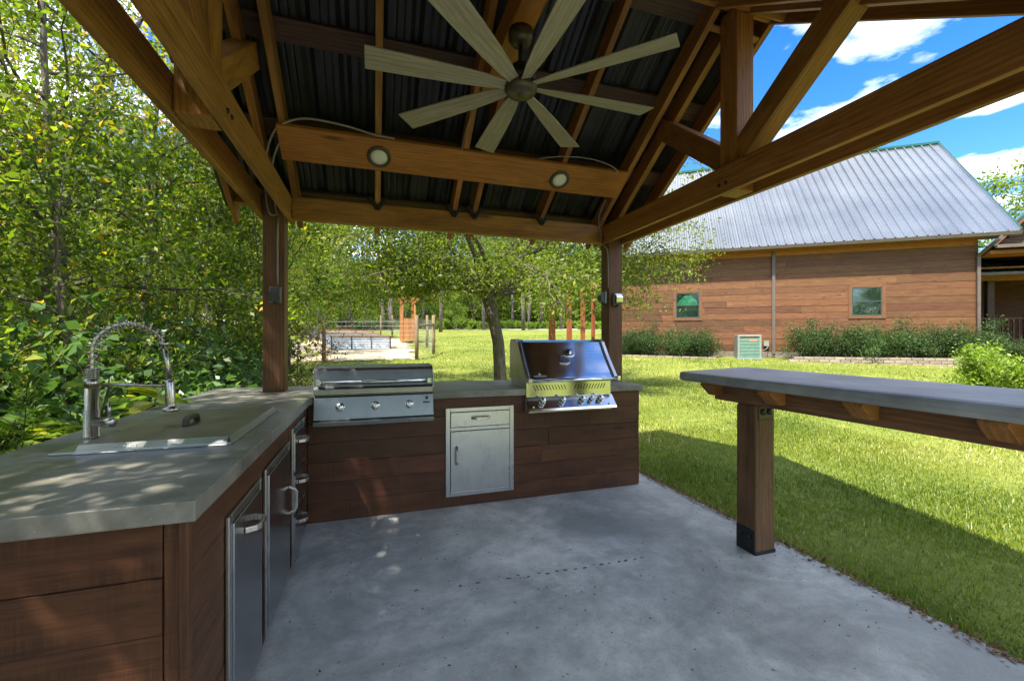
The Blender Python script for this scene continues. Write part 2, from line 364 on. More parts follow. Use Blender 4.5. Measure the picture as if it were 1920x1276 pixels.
# ---------------------------------------------------------------- ground
def wood_mask(x, y):
    e = -1.75 - .06*np.maximum(y-4, 0) + .35*np.sin(y*1.7) + .2*np.sin(y*4.1+1)
    m = np.clip((e - x)/.6, 0, 1)
    d = .309*x + .951*y
    m2 = np.clip((d - 52)/3, 0, 1)
    return np.maximum(m, m2)
def make_ground():
    def axis(lo, hi, c0, c1, fine, far):
        a = list(np.arange(c0, c1, fine)); q = c1; st = fine
        while q < hi: a.append(q); st *= 1.16; q += st
        a.append(hi); q = c0 - fine; st = fine; b = []
        while q > lo: b.append(q); st *= 1.16; q -= st
        b.append(lo); return np.array(sorted(set(b + a)))
    X = axis(-900, 900, -12, 14, .3, 1); Y = axis(-900, 900, -6, 30, .3, 1)
    gx, gy = np.meshgrid(X, Y, indexing='ij'); z = ground_z(gx, gy)
    z = z + .012*np.sin(gx*2.1 + gy*.7)*np.sin(gy*1.7 - gx*.4)
    ins = (gx > -1.4) & (gx < 2.56) & (gy > -1.9) & (gy < 4.32)
    z = np.where(ins, z - .12, z)
    v = np.stack([gx, gy, z], -1).reshape(-1, 3); nx, ny = gx.shape
    i = np.arange(nx*ny).reshape(nx, ny)
    f = np.stack([i[:-1, :-1], i[1:, :-1], i[1:, 1:], i[:-1, 1:]], -1).reshape(-1, 4)
    me = np_mesh('ground', v, f, 'ground')
    a = me.attributes.new('wood', 'FLOAT', 'POINT'); a.data.foreach_set('value', wood_mask(v[:, 0], v[:, 1]).astype(np.float32))
    me.polygons.foreach_set('use_smooth', np.ones(len(f), dtype=bool))
    o = link('ground', me); o['kind'] = 'structure'
make_ground()
# patio slab: two pours with a joint
pt = bpy.data.objects.new('patio', None); COL.objects.link(pt); pt['kind'] = 'structure'
B().box(-1.45, 2.58, -1.9, 4.36, -.16, 0).build('slab', 'concrete', pt, .008)

# ---------------------------------------------------------------- pavilion
XL, XR, YB, YM = -.7525, 2.341, 3.875, 2.28
PV = thing('timber_pavilion', (.79, 2.28, 0), 'open timber pavilion with double tie beams, king posts and black metal roof over the patio', 'pavilion')
def mir(y): return 2*YM - y
def post(x, y, z0=0):
    b = B(); b.box(x-.0775, x+.0775, y-.0775, y+.0775, z0, 2.50); return b.build('post', 'post', PV, .005)
post(XL, YB, .932); post(XR, YB); post(XL, mir(YB)); post(XR, mir(YB))
for x0, x1 in ((-.872, -.832), (-.673, -.633), (2.222, 2.262), (2.42, 2.46)):   # double tie beams
    B().box(x0, x1, mir(4.03), 4.03, 2.325, 2.505).build('tie_beam', 'beam', PV, .004)
B().box(-.631, 2.220, 3.85, 3.92, 2.328, 2.512).build('plate_beam', 'beam', PV, .005)
B().box(-.631, 2.220, mir(3.92), mir(3.85), 2.328, 2.512).build('plate_beam', 'beam', PV, .005)
SL = .667
def rz_(y): return 2.50 + SL*(3.85 - y)           # underside of the back rafters
nrm = Vector((0, SL, 1)).normalized(); vo = .14/nrm.z
YE = 4.12; YF = 4.56  # front overhang, out of view, is lengthened to keep sun off the slab
def rafter(xc, wd, name='rafter', dep=.14, ye=YE, ytop=YM, mat='rafter', lift=0):
    for sgn in (0, 1):
        v = []
        if sgn: ye = YF
        for x in (xc-wd/2, xc+wd/2):
            for y, z in ((ytop+.004, rz_(ytop)+lift), (ye, rz_(ye)+lift), (ye, rz_(ye)+dep/nrm.z+lift), (ytop+.004, rz_(ytop)+dep/nrm.z+lift)):
                v.append((x, mir(y) if sgn else y, z))
        b = B(); L = (ye-ytop)*1.2
        b.add(v, [(3, 2, 1, 0), (4, 5, 6, 7), (0, 1, 5, 4), (1, 2, 6, 5), (2, 3, 7, 6), (3, 0, 4, 7)], [(0, 0, 0), (L, 0, 0), (L, dep, 0), (0, dep, 0), (0, 0, wd), (L, 0, wd), (L, dep, wd), (0, dep, wd)])
        b.build(name, mat, PV, .003)
for x in (.035, .70, .885, 1.55): rafter(x, .045)
for x in (-.605, 2.19): rafter(x, .045)
for x in (-.775, 2.36): rafter(x, .05, 'top_chord')
for x in (-1.09, 2.655): rafter(x, .04, 'barge_rafter')
for (xk, ) in ((XL,), (XR,)):
    B().box(xk-.072, xk+.072, 2.208, 2.352, 2.33, 3.545).build('king_post', 'beam', PV, .006)
    for sg in (0, 1):
        f = (lambda y: y) if not sg else mir
        B().beam((xk, f(2.34), 2.575), (xk, f(3.03), 3.12), .135, .15).build('strut', 'beam', PV, .006)
for sg in (0, 1):
    f = (lambda y: y) if not sg else mir
    for xa, xb in ((-1.07, -.63), (2.215, 2.635)):                  # lookout blocks at the gable ends
        for y in (3.98, 2.4):
            z = rz_(y) + .065
            B().beam((xa, f(y), z), (xb, f(y), z), .04, .09, (0, SL*(1 if not sg else -1), 1)).build('lookout', 'rafter', PV, .003)
    for y in (2.44, 2.97, 3.52, 4.04):
        z = rz_(y) + vo + .024
        B().beam((-1.12, f(y), z), (2.69, f(y), z), .14, .036, (0, SL*(1 if not sg else -1), 1)).build('purlin', 'purlin', PV, .003)
for xf, dd_ in ((-.633, 1), (2.222, -1)):             # bolt heads through the tie beams
    for y in (2.25, 2.31, 3.84, 3.91):
        b = B(); b.lathe((xf, y, 2.385 + .06*((y*100) % 2 > 1)), (dd_, 0, 0), [(.013, 0), (.013, .005), (.007, .009)], 10); b.build('bolt', 'blackmetal', PV)
# ridge board, fan beam between the twin rafters, board with the downlights
B().box(-1.12, 2.69, YM-.019, YM+.019, 3.565, 3.72).build('ridge_board', 'rafter', PV, .003)
B().box(.726, .859, mir(2.98), 2.98, 3.09, 3.26).build('fan_beam', 'lightboard', PV, .004)
def brd(y): return rz_(y) - .024
b = B(); y0, y1 = 3.306, 3.529
b.beam((-.64, (y0+y1)/2, brd((y0+y1)/2)), (2.165, (y0+y1)/2, brd((y0+y1)/2)), .268, .038, (0, SL, 1))
b.build('light_board', 'lightboard', PV, .003)
# black hangers at rafter feet
for x in (.035, .70, .885, 1.55):
    b = B()
    for q in (-1, 1):
        b.beam((x + q*.066, 3.834, 2.560), (x, 3.834, 2.462), .030, .042, (0, 1, 0))
        for u in (.2, .55, .9): b.lathe((x + q*.066*u, 3.820, 2.462 + .098*u), (0, -1, 0), [(.012, 0), (.012, .01), (.006, .015)], 8)
    b.build('rafter_hanger', 'blackmetal', PV)
# corrugated roof panels
def rib_profile(width, pitch=.2286, rh=.03):
    pts = []; n = int(round(width/pitch)); 
    for k in range(n):
        x = k*pitch
        pts += [(x, 0), (x+.03, rh), (x+.055, rh), (x+.085, 0)]
        for m in (.135, .185): pts += [(x+m-.012, 0), (x+m, .006), (x+m+.012, 0)]
    pts += [(n*pitch, .002), (n*pitch+.03, rh+.002), (n*pitch+.055, rh+.002), (n*pitch+.085, .002)]; return pts
def roof_panel(x0, name, y_lo, z_lo, y_hi, z_hi, prof, mat, parent, nv):
    v = []; g = []
    for (px, ph) in prof:
        for yy, zz in ((y_lo, z_lo), (y_hi, z_hi)):
            v.append((x0+px, yy + nv[1]*ph, zz + nv[2]*ph))
    f = [(2*k, 2*k+1, 2*k+3, 2*k+2) for k in range(len(prof)-1)]
    b = B(); b.add(v, f); o = b.build(name, mat, parent, fix=False)
    m = o.modifiers.new('thick', 'SOLIDIFY'); m.thickness = .0016; return o
PW = .9144; prof = rib_profile(PW)
rzm = lambda y: rz_(y) + vo + .046
x = -1.14; k = 0
while x < 2.60:
    pr_ = rib_profile(PW) if x + PW < 2.72 else rib_profile(.2286*round((2.72-x)/.2286))
    roof_panel(x, 'roof_panel', YE+.05, rzm(YE+.05), YM, rzm(YM), pr_, 'roofblack', PV, (0, nrm.y, nrm.z))
    roof_panel(x, 'roof_panel', mir(YF+.05), rzm(YF+.05), YM, rzm(YM), pr_, 'roofblack', PV, (0, -nrm.y, nrm.z))
    x += PW
b = B()
for s in (-1, 1): b.frame((-1.16, YM, rzm(YM)+.05), (1, 0, 0), (0, s*1/1.202, -SL/1.202), (0, s*SL/1.202, 1/1.202), 3.9, .15, .002)
b.build('ridge_cap', 'roofblack', PV)
for xx in (-1.165, 2.70):     # rake trim
    for s in (-1, 1):
        b = B(); y_ = (YE if s > 0 else YF)+.05; ye = y_ if s > 0 else mir(y_)
        b.beam((xx, ye, rzm(y_)+.0), (xx, YM, rzm(YM)+.0), .03, .075); b.build('rake_trim', 'roofblack', PV)
# black base plates
B().box(XR-.083, XR+.083, YB-.083, YB+.083, 0.001, .14).build('post_base', 'blackmetal', PV)

# ---------------------------------------------------------------- downlights, fan, wiring
def downlight(x, label):
    y = 3.415; z = brd(y) - .019*1.2; d = Vector((0, -SL, -1)).normalized()
    t = thing('recessed_light', (x, y, z), label, 'light', 'lights on the cedar board')
    b = B(); b.lathe((x, y, z), d, [(.088, -.001), (.088, .010), (.080, .014), (.066, .014), (.062, .008)], 32); b.build('trim_ring', 'bronze', t)
    b = B(); b.lathe((x, y, z), d, [(.0615, .003), (.0615, .0095), (.03, .011)], 32); b.build('lens', 'lens', t)
downlight(.042, 'round flush downlight with dark ring on the board, under the lone rafter away from the truss with the blue sky')
downlight(1.545, 'round flush downlight with dark ring on the board, nearer the right-hand truss post')
for o in bpy.data.objects:
    if o.name.startswith('recessed_light') and o.location.x < 1: o['label'] = 'round dark-ringed downlight on the cedar board near the wooded side'
    elif o.name.startswith('recessed_light'): o['label'] = 'round dark-ringed downlight on the cedar board near the house side'
FX, FY = .7925, YM
FN = thing('ceiling_fan', (FX, FY, 3.088), 'large eight-blade ceiling fan with driftwood blades hung from the centre beam', 'fan')
b = B(); b.lathe((FX, FY, 3.088), (0, 0, -1), [(.068, 0), (.070, .03), (.066, .055), (.050, .075), (.022, .085)], 32); b.build('canopy', 'bronze', FN)
b = B(); b.tube([(FX, FY, 3.01), (FX, FY, 2.84)], .014, 12); b.build('downrod', 'bronze', FN)
b = B(); b.lathe((FX, FY, 2.90), (0, 0, -1), [(.03, 0), (.06, .02), (.085, .06), (.085, .10), (.060, .115)], 32); b.build('motor_housing', 'blackmetal', FN)
b = B(); b.lathe((FX, FY, 2.785), (0, 0, -1), [(.088, 0), (.092, .018), (.092, .030), (.078, .052), (.040, .058), (.006, .060), (.005, .066)], 36); b.build('hub_cap', 'bronze', FN)
def blade():
    st = [(.075, .06, 20), (.13, .066, 18), (.2, .088, 15), (.35, .11, 13), (.55, .128, 12), (.835, .146, 11)]
    v = []; g = []
    for r, w, p in st:
        a = R_(p)
        for s in (-1, 1):
            for h in (-.004, .004):
                v.append((r, s*w/2*math.cos(a) - h*math.sin(a), s*w/2*math.sin(a) + h*math.cos(a))); g.append((r, s*w/2, h))
    f = [(0, 1, 3, 2)]
    for k in range(len(st)-1):
        o = 4*k
        f += [(o, o+4, o+5, o+1), (o+2, o+3, o+7, o+6), (o, o+2, o+6, o+4), (o+1, o+5, o+7, o+3)]
    o = 4*(len(st)-1); f.append((o, o+2, o+3, o+1))
    b = B(); b.add(v, f, g); return b
b0 = blade().build('blade', 'blade', FN, .002, offset=(0, 0, 0))
for k in range(8):
    o = b0 if k == 0 else b0.copy()
    if k: COL.objects.link(o); o.parent = FN
    o.location = (0, 0, 2.772-3.088); o.rotation_euler = (0, 0, R_(45*k + 0))
def smooth_path(pts, n=6):
    P = [Vector(p) for p in pts]; P = [P[0]] + P + [P[-1]]; out = []
    for i in range(1, len(P)-2):
        for j in range(n):
            t = j/n; a, b_, c, d = P[i-1], P[i], P[i+1], P[i+2]
            out.append(.5*((2*b_) + (c-a)*t + (2*a-5*b_+4*c-d)*t*t + (3*b_-a-3*c+d)*t**3))
    out.append(P[-2]); return out
def cable(name, pts, r, label, cat='cable', mat='conduit'):
    b = B(); b.tube(smooth_path(pts), r*.78, 8); return tag(b.build(name, mat), label, cat)
zt = lambda y: brd(y) + .03
cable('conduit', [(-.72, 3.79, 1.775), (-.72, 3.79, 2.31)], .010, 'straight ribbed metal conduit running up the counter post above its outlet box')
cable('conduit', [(-.735, 3.79, 2.335), (-.77, 3.77, 2.33), (-.79, 3.74, 2.42), (-.77, 3.6, 2.62), (-.70, 3.42, 2.76), (-.62, 3.31, 2.84)], .009, 'grey flexible cable looping from the counter post to the cedar board')
cable('conduit', [(-.72, 3.79, 2.33), (-.73, 3.74, 2.4), (-.72, 3.58, 2.6), (-.66, 3.45, 2.73), (-.60, 3.42, 2.80)], .008, 'second thin cable curving behind the inner tie beam beside the cedar board')
cable('conduit', [(-.60, 3.285, 2.83), (-.45, 3.25, 2.875), (-.2, 3.26, 2.87), (.0, 3.28, 2.845), (.15, 3.29, 2.84)], .010, 'ribbed grey conduit lying along the top edge of the cedar board')
cable('conduit', [(.66, 3.30, 2.83), (.665, 3.15, 2.93), (.70, 3.02, 3.02), (.73, 2.98, 3.08)], .005, 'thin cable rising from the cedar board to the fan beam')
cable('conduit', [(1.30, 3.285, 2.84), (1.50, 3.26, 2.875), (1.75, 3.25, 2.885), (1.95, 3.26, 2.86), (2.06, 3.30, 2.83)], .006, 'thin pale cable arching above the cedar board towards the house-side truss')
cable('conduit', [(2.07, 3.53, 2.655), (2.10, 3.70, 2.57), (2.17, 3.83, 2.50), (2.196, 3.835, 2.40), (2.200, 3.838, 2.33), (2.235, 3.80, 2.27), (2.252, 3.80, 2.2), (2.256, 3.80, 1.86)], .007, 'thin pale cable dropping from the beam down the house-side post')
def outlet(name, c, d, label, cover='outlet'):
    c = Vector(c); d = Vector(d); u = Vector((0, 0, 1)); s = u.cross(d)
    t = thing(name, c, label, 'outlet box', 'outlet boxes on the posts')
    B().frame(c - s*.042 - u*.062, s, u, d, .084, .124, .03).build('back_box', 'outletg', t, .004)
    b = B(); prof_ = [(-.055, .03), (.055, .03), (.055, .05), (.02, .075), (-.03, .07), (-.055, .05)]
    b.extrude([c - s*.036 + u*z + d*h for z, h in prof_], s*.072); b.build('cover', cover, t, .005)
    B().frame(c - s*.01 - u*.072, s, u, d, .02, .02, .045).build('latch', 'blackmetal', t, .002)
outlet('outlet_box', (-.735, 3.797, 1.70), (0, -1, 0), 'dark weatherproof outlet cover below the conduit on the counter post')
outlet('outlet_box', (2.345, 3.797, 1.755), (0, -1, 0), 'dark weatherproof outlet cover on the camera-facing side of the house-side post', 'chrome')
outlet('outlet_box', (2.2625, 3.865, 1.775), (-1, 0, 0), 'dark weatherproof outlet cover on the grill-facing side of the house-side post')
for o in bpy.data.objects:
    if o.name == 'outlet_box.001': o['label'] = 'shiny curved weatherproof outlet cover on the post beside the bright steel grill'
    if o.name == 'outlet_box.002': o['label'] = 'black weatherproof outlet cover where the pale cable ends on the grill-side post'

# ---------------------------------------------------------------- L-shaped kitchen island
IS = thing('kitchen_island', (.5, 3.8, 0), 'L-shaped outdoor kitchen island in dark stained planks with cast concrete counter', 'kitchen island')
zt0, zt1 = .878, .932
poly = [(-1.27, 1.285), (-.432, 1.285), (-.432, 3.33), (-.412, 3.392), (-.405, 3.392), (-.405, 3.80), (.440, 3.80), (.440, 3.392), (1.226, 3.392), (1.226, 3.83), (2.035, 3.83), (2.035, 3.392), (2.385, 3.392), (2.385, 4.22), (-1.27, 4.22)]
def flat_poly(poly, z0, z1):
    bm = bmesh.new(); f = bm.faces.new([bm.verts.new((x-.5, y-3.8, z0)) for x, y in poly])
    r = bmesh.ops.extrude_face_region(bm, geom=[f]); bmesh.ops.translate(bm, verts=[v for v in r['geom'] if isinstance(v, bmesh.types.BMVert)], vec=(0, 0, z1-z0))
    bmesh.ops.recalc_face_normals(bm, faces=bm.faces); me = bpy.data.meshes.new('countertop'); bm.to_mesh(me); bm.free(); me.materials.append(M['counter']); return me
ct = link('countertop', flat_poly(poly, zt0, zt1), IS)
m = ct.modifiers.new('bevel', 'BEVEL'); m.width = .009; m.segments = 3; m.limit_method = 'ANGLE'
PH = .1458; NR = 6
core = B().box(-1.20, -.482, 1.34, 4.15, .002, zt0-.002); core.build('carcass', 'darkgap', IS)
core = B().box(-.470, .44, 3.825, 4.15, .002, zt0-.002).box(.442, 1.224, 3.442, 4.15, .002, zt0-.002).box(1.226, 2.345, 3.85, 4.15, .002, zt0-.002)
core.box(-.470, .44, 3.442, 3.823, .002, .74).box(1.226, 2.034, 3.442, 3.848, .002, .74).box(2.036, 2.345, 3.442, 3.848, .002, zt0-.002); core.build('carcass', 'darkgap', IS)
def row_z(r): return r*PH + .003, min((r+1)*PH + .0008, zt0 - .001)
rr = random.Random(3)
def plank_run(kind, a0, a1, plane, z0, z1):
    j = rr.uniform(-.0025, .0025); th = .022
    b = B()
    if kind == 'y': b.box(a0, a1, plane + j, plane + j + th, z0, z1)          # faces -Y
    elif kind == 'x': b.box(plane - th + j, plane + j, a0, a1, z0, z1)         # faces +X
    elif kind == 'xr': b.box(plane - th + j, plane + j, a0, a1, z0, z1)
    elif kind == 'yb': b.box(a0, a1, plane + j - th, plane + j, z0, z1)
    b.build('plank', 'plank', IS, .0014)
for r in range(NR):
    z0, z1 = row_z(r)
    cuts = sorted([rr.uniform(.3, 1.9)]); xs = [-.456] + cuts + [2.349]
    for a, c in zip(xs, xs[1:]): plank_run('y', a+.001, c-.001, 3.419, z0, z1)
    plank_run('y', -1.20, -.516, 1.318, z0, z1)                                # end panel
    ys = [1.342, 2.066, 2.70, 3.417]
    for a, c in zip(ys, ys[1:]): plank_run('x', a+.001, c-.001, -.459, z0, z1)
    plank_run('xr', 3.442, 4.15, 2.371, z0, z1)                                # right end
    ys = [-1.22, .6, 2.37]
    for a, c in zip(ys, ys[1:]): plank_run('yb', a+.001, c-.001, 4.176, z0, z1)
    b = B(); b.box(-1.224, -1.202, 1.318, 4.152, z0, z1); b.build('plank', 'plank', IS, .0014)
B().box(-.514, -.480, 1.322, 1.341, .003, zt0-.001).build('corner_board', 'plank', IS, .003)
B().box(-.479, -.457, 1.314, 1.3405, .003, zt0-.001).build('corner_board', 'plank', IS, .003)
# steel doors. local frame: o = corner, s = sideways, u = up, n = outward
def bar_handle(p0, p1, n, out, parent, mat='nickel', t=.016):
    p0, p1, n = Vector(p0), Vector(p1), Vector(n); d = (p1-p0).normalized(); b = B()
    pts = [p0, p0 + n*out*.8 + d*.015, p0 + n*out + d*.03, p1 + n*out - d*.03, p1 + n*out*.8 - d*.015, p1]
    side = d.cross(n).normalized(); v = []; w = t*1.25
    for i, p in enumerate(pts):
        dd = (pts[min(i+1, 5)] - pts[max(i-1, 0)]).normalized(); q = side.cross(dd).normalized()
        for a, c in ((-1, -1), (1, -1), (1, 1), (-1, 1)): v.append(p + side*a*w/2 + q*c*t/2.6)
    f = [(0, 1, 2, 3)] + [(4*i+k, 4*i+(k+1) % 4, 4*i+4+(k+1) % 4, 4*i+4+k) for i in range(5) for k in range(4)] + [(23, 22, 21, 20)]
    b.add(v, f); return b.build('handle', mat, parent, .002)
def door(name, o, s, u, n, w, h, panels, mat, label=None, brim=.030):
    o, s, u, n = map(Vector, (o, s, u, n))
    fr = B(); th = .012
    ys = [0] + [p[0] for p in panels for _ in (0,)] 
    fr.frame(o, s, u, n, brim, h, th); fr.frame(o + s*(w-brim), s, u, n, brim, h, th)
    zs = [0]
    edges = [(0, panels[0][0])] + [(panels[i][1], panels[i+1][0]) for i in range(len(panels)-1)] + [(panels[-1][1], h)]
    for a, c in edges:
        fr.frame(o + s*(brim+.0003) + u*a, s, u, n, w-2*brim-.0006, c-a, th-.0005)
    d = fr.build(name, 'steelz', IS, .0025)
    if label: d['label'] = label
    B().frame(o + s*(brim*.6) + u*(brim*.6) + n*.001, s, u, n, w-1.2*brim, h-1.2*brim, .003).build('gap', 'darkgap', d)
    for a, c, kind in panels:
        p = B(); p.frame(o + s*(brim+.003) + u*(a+.003) + n*.005, s, u, n, w-2*brim-.006, c-a-.006, .013); pl_ = p.build('drawer_front' if kind == 'h' else 'door_panel', mat, d, .003)
        if kind == 'h':
            cc = o + s*(w/2) + u*(c - min(.075, (c-a)*.42)) + n*.018; L = min(.15, w*.3)
            bar_handle(cc - s*L/2, cc + s*L/2, n, .042, d)
        elif kind == 'vr' or kind == 'vl':
            cc = o + s*(w-brim-.045 if kind == 'vr' else brim+.05) + u*(a + (c-a)*.60) + n*.018
            bar_handle(cc - u*.072, cc + u*.072, n, .04, d)
FXp = -.459 + .003
X1, U1, N1 = (0, 1, 0), (0, 0, 1), (1, 0, 0)
door('trash_drawer', (FXp, 1.60, .03), X1, U1, N1, .43, .735, [(.03, .705, 'h')], 'steeldoor', 'tall steel pull-out drawer with a horizontal handle')
door('access_door', (FXp, 2.10, .035), X1, U1, N1, .56, .74, [(.03, .71, 'vr')], 'steeldoor', 'steel access door with an upright handle')
door('drawer_stack', (FXp, 2.755, .03), X1, U1, N1, .44, .795, [(.03, .27, 'h'), (.285, .515, 'h'), (.53, .765, 'h')], 'steeldoor', 'stack of three steel drawers')
door('cabinet_door', (.55, 3.416, .086), (1, 0, 0), U1, (0, -1, 0), .572, .711, [(.036, .525, 'vl'), (.553, .678, 'h')], 'steelz', 'steel cabinet with a drawer over a door', .036)
B().box(2.3735, 2.41, 3.50, 3.545, .22, .38).build('hose_hook', 'blackmetal', IS, .004)

# sink lid, faucet
SK = thing('sink_cover', (-.78, 2.35, .932), 'flat stainless sink lid with a small pull handle on the concrete counter', 'sink cover')
b = B(); b.box(-1.015, -.545, 1.955, 2.755, .942, .962); b.build('lid', 'lidtop', SK, .003)
b = B(); b.extrude([(-1.015, 1.953, .962), (-1.015, 1.925, .934), (-1.015, 1.953, .934)], (.47, 0, 0)); b.build('front_lip', 'steelx', SK)
b = B(); b.extrude([(-.543, 1.953, .962), (-.528, 1.94, .934), (-.543, 1.953, .934)], (0, .80, 0)); b.build('side_lip', 'steely', SK)
b = B(); b.box(-1.09, -.53, 1.930, 2.79, .9325, .9415); b.build('rim', 'steelx', SK, .002)
bar_handle((-.79, 2.235, .962), (-.79, 2.375, .962), (0, 0, 1), .032, SK, 'bronze', .02)
FC = thing('spring_faucet', (-1.135, 2.27, .932), 'brushed nickel spring-neck kitchen faucet with side lever behind the sink lid', 'faucet')
fx, fy, fz = -1.135, 2.27, .932
ar = Vector((.985, .17, 0))
def fp(a, z): return (fx + ar.x*a, fy + ar.y*a, fz + z)
b = B(); b.lathe((fx, fy, fz), (0, 0, 1), [(.031, 0), (.031, .004), (.027, .006), (.027, .115), (.0235, .117), (.0235, .21)], 28); b.build('body', 'nickel', FC)
b = B(); b.lathe((fx, fy, fz+.21), (0, 0, 1), [(.0245, 0), (.0245, .035), (.019, .036), (.019, .045)], 28); b.build('collar', 'nickel', FC)
arc = [fp(0, .245), fp(0, .33)] + [fp(.125 - .125*math.cos(a), .355 + .125*math.sin(a)) for a in np.linspace(0, math.pi*.90, 14)]
arc = smooth_path(arc, 5)
b = B(); b.tube(arc, .0075, 10); b.build('hose', 'nickel', FC)
def coil(path, r, turns, wr, t0=0, t1=1):
    P = [Vector(p) for p in path]; L = [0]
    for a, c in zip(P, P[1:]): L.append(L[-1] + (c-a).length)
    N = int(turns*14); out = []
    u = None
    for i in range(N+1):
        s = (t0 + (t1-t0)*i/N)*L[-1]; k = max(j for j in range(len(L)) if L[j] <= s + 1e-9); k = min(k, len(P)-2)
        f_ = (s-L[k])/max(1e-9, L[k+1]-L[k]); p = P[k].lerp(P[k+1], f_); d = (P[k+1]-P[k]).normalized()
        side = Vector((-ar.y, ar.x, 0)); w = d.cross(side).normalized(); a = 2*math.pi*turns*i/N
        out.append(p + (side*math.cos(a) + w*math.sin(a))*r)
    b = B(); b.tube(out, wr, 6); return b
coil(arc, .0178, 15, .0032, .10, .97).build('spring', 'nickel', FC)
coil([fp(0, .245), fp(0, .29)], .0205, 5, .0042).build('spring', 'nickel', FC)
end = arc[-1]; hx = fp(.262, .22)
b = B(); b.lathe(end, Vector(hx)-Vector(end), [(.021, -.012), (.021, .012)], 20); b.build('spring_cup', 'nickel', FC)
b = B(); b.tube([end, Vector(end).lerp(Vector(hx), .5), hx], [.009, .011, .013], 14); b.build('hose_end', 'nickel', FC)
b = B(); b.lathe(hx, (0.05, 0, -1), [(.013, -.01), (.018, 0), (.019, .10), (.017, .112), (.032, .116), (.032, .130), (.027, .134)], 24); b.build('spray_head', 'nickel', FC)
b = B(); b.tube([fp(.018, .222), fp(.25, .205)], .006, 10); b.build('support_arm', 'nickel', FC)
lv = Vector((.87, -.48, 0)).normalized(); 
b = B(); p0 = Vector((fx, fy, fz+.065)); b.lathe(p0 + lv*.015, lv, [(.019, 0), (.019, .052), (.0215, .054), (.0215, .092), (.018, .097)], 20); b.build('lever_barrel', 'nickel', FC)
b = B(); q = p0 + lv*.092; b.tube([q + Vector((0, 0, .015)), q + Vector((0, 0, .085))], .006, 10); b.build('lever', 'nickel', FC)

# ---------------------------------------------------------------- grills
GA = thing('gas_grill', (.017, 3.55, .73), 'low weathered stainless grill with flat-topped lid and three knobs beside the sink counter', 'grill', 'built-in grills')
x0, x1 = -.41, .444
def xprism(xa, xb, yz, name, mat, parent, bev=.003): 
    b = B(); b.extrude([(xa, y, z) for y, z in yz], (xb-xa, 0, 0)); return b.build(name, mat, parent, bev)
xprism(x0+.005, x1-.005, [(3.40, .745), (3.79, .745), (3.79, .965), (3.40, .965)], 'firebox', 'steelold', GA)
cp = xprism(x0, x1, [(3.395, .930), (3.370, .925), (3.335, .765), (3.31, .755), (3.315, .722), (3.395, .722)], 'control_panel', 'steelold', GA)
ld = xprism(x0, x1, [(3.375, .935), (3.36, .940), (3.36, .985), (3.385, .995), (3.415, 1.115), (3.44, 1.138), (3.78, 1.142), (3.805, 1.11), (3.805, .968), (3.398, .968), (3.398, .935)], 'lid', 'steelold', GA, .005)
for xx in (x0-.004, x1): xprism(xx, xx+.004, [(3.38, .99), (3.41, 1.115), (3.44, 1.143), (3.78, 1.147), (3.808, 1.11), (3.808, .97), (3.38, .97)], 'lid_end', 'steelx', ld, 0)
b = B(); b.tube([(x0+.035, 3.335, 1.035), (x1-.035, 3.335, 1.035)], .0125, 16); hd = b.build('lid_handle', 'chrome', ld)
for xx in (x0+.035, x1-.035): B().box(xx-.016, xx+.016, 3.320, 3.395, 1.012, 1.055).build('handle_bracket', 'steelx', hd, .004)
ndir = Vector((0, -.977, .21))
def knob(p, r, L, parent, matk, matr='chrome'):
    p = Vector(p); b = B(); b.lathe(p, ndir, [(r*1.25, 0), (r*1.25, .006), (r*1.12, .009)], 24); bz = b.build('knob_bezel', matr, parent)
    b = B(); b.lathe(p + ndir*.009, ndir, [(r, 0), (r*.97, L*.7), (r*.8, L), (r*.3, L*1.02)], 24)
    return b.build('knob', matk, parent)
for xx in (-.231, .015, .261): 
    k = knob((xx, 3.354, .852), .026, .028, GA, 'chrome')
    B().box(xx-.006, xx+.006, 3.309, 3.328, .838, .882).build('grip', 'steelx', k, .002)
B().frame((.385, 3.362, .885), (1, 0, 0), (0, .21, .977), (0, -1, 0), .02, .024, .002).build('maker_badge', 'blackmetal', GA)
B().frame((.365, 3.356, .858), (1, 0, 0), (0, .21, .977), (0, -1, 0), .052, .011, .002).build('maker_badge', 'blackmetal', GA)
B().frame((-.385, 3.3485, .795), (1, 0, 0), (0, .21, .977), (0, -1, 0), .07, .022, .0015).build('name_plate', 'steelx', GA)
B().box(.05, .26, 3.3085, 3.312, .748, .7505).build('drip_tray_seam', 'darkgap', GA)
xprism(.262, .2645, [(3.3085, .752), (3.3085, .722), (3.312, .722), (3.312, .752)], 'drip_tray_seam', 'darkgap', GA, 0)

GB = thing('gas_grill', (1.63, 3.55, .73), 'tall polished steel grill with sloped curved hood, gauge and five knobs', 'grill', 'built-in grills')
x0, x1 = 1.228, 2.033
xprism(x0+.004, x1-.004, [(3.41, .73), (3.82, .73), (3.82, .99), (3.41, .99)], 'firebox', 'steelx', GB)
xprism(x0, x1, [(3.405, .99), (3.385, .985), (3.385, .855), (3.408, .855), (3.408, .99)], 'vent_panel', 'chrome', GB, 0)
for side in (0, 1):
    b = B()
    for k in range(11):
        xa = (1.285 + k*.0285) if side == 0 else (1.975 - k*.0285)
        dx_ = .022 if side == 0 else -.022
        b.extrude([(xa, 3.3835, .958), (xa+.007, 3.3835, .958), (xa+dx_+.007, 3.3835, .915), (xa+dx_, 3.3835, .915)], (0, .0015, 0))
    b.build('vent_grille', 'darkgap', GB)
xprism(x0-.005, x1+.012, [(3.383, .862), (3.300, .772), (3.290, .752), (3.305, .745), (3.383, .80)], 'control_panel', 'chrome', GB, .003)
xprism(x0, x1-.02, [(3.395, .735), (3.330, .735), (3.330, .748), (3.395, .79)], 'drip_tray', 'steelx', GB, .002)
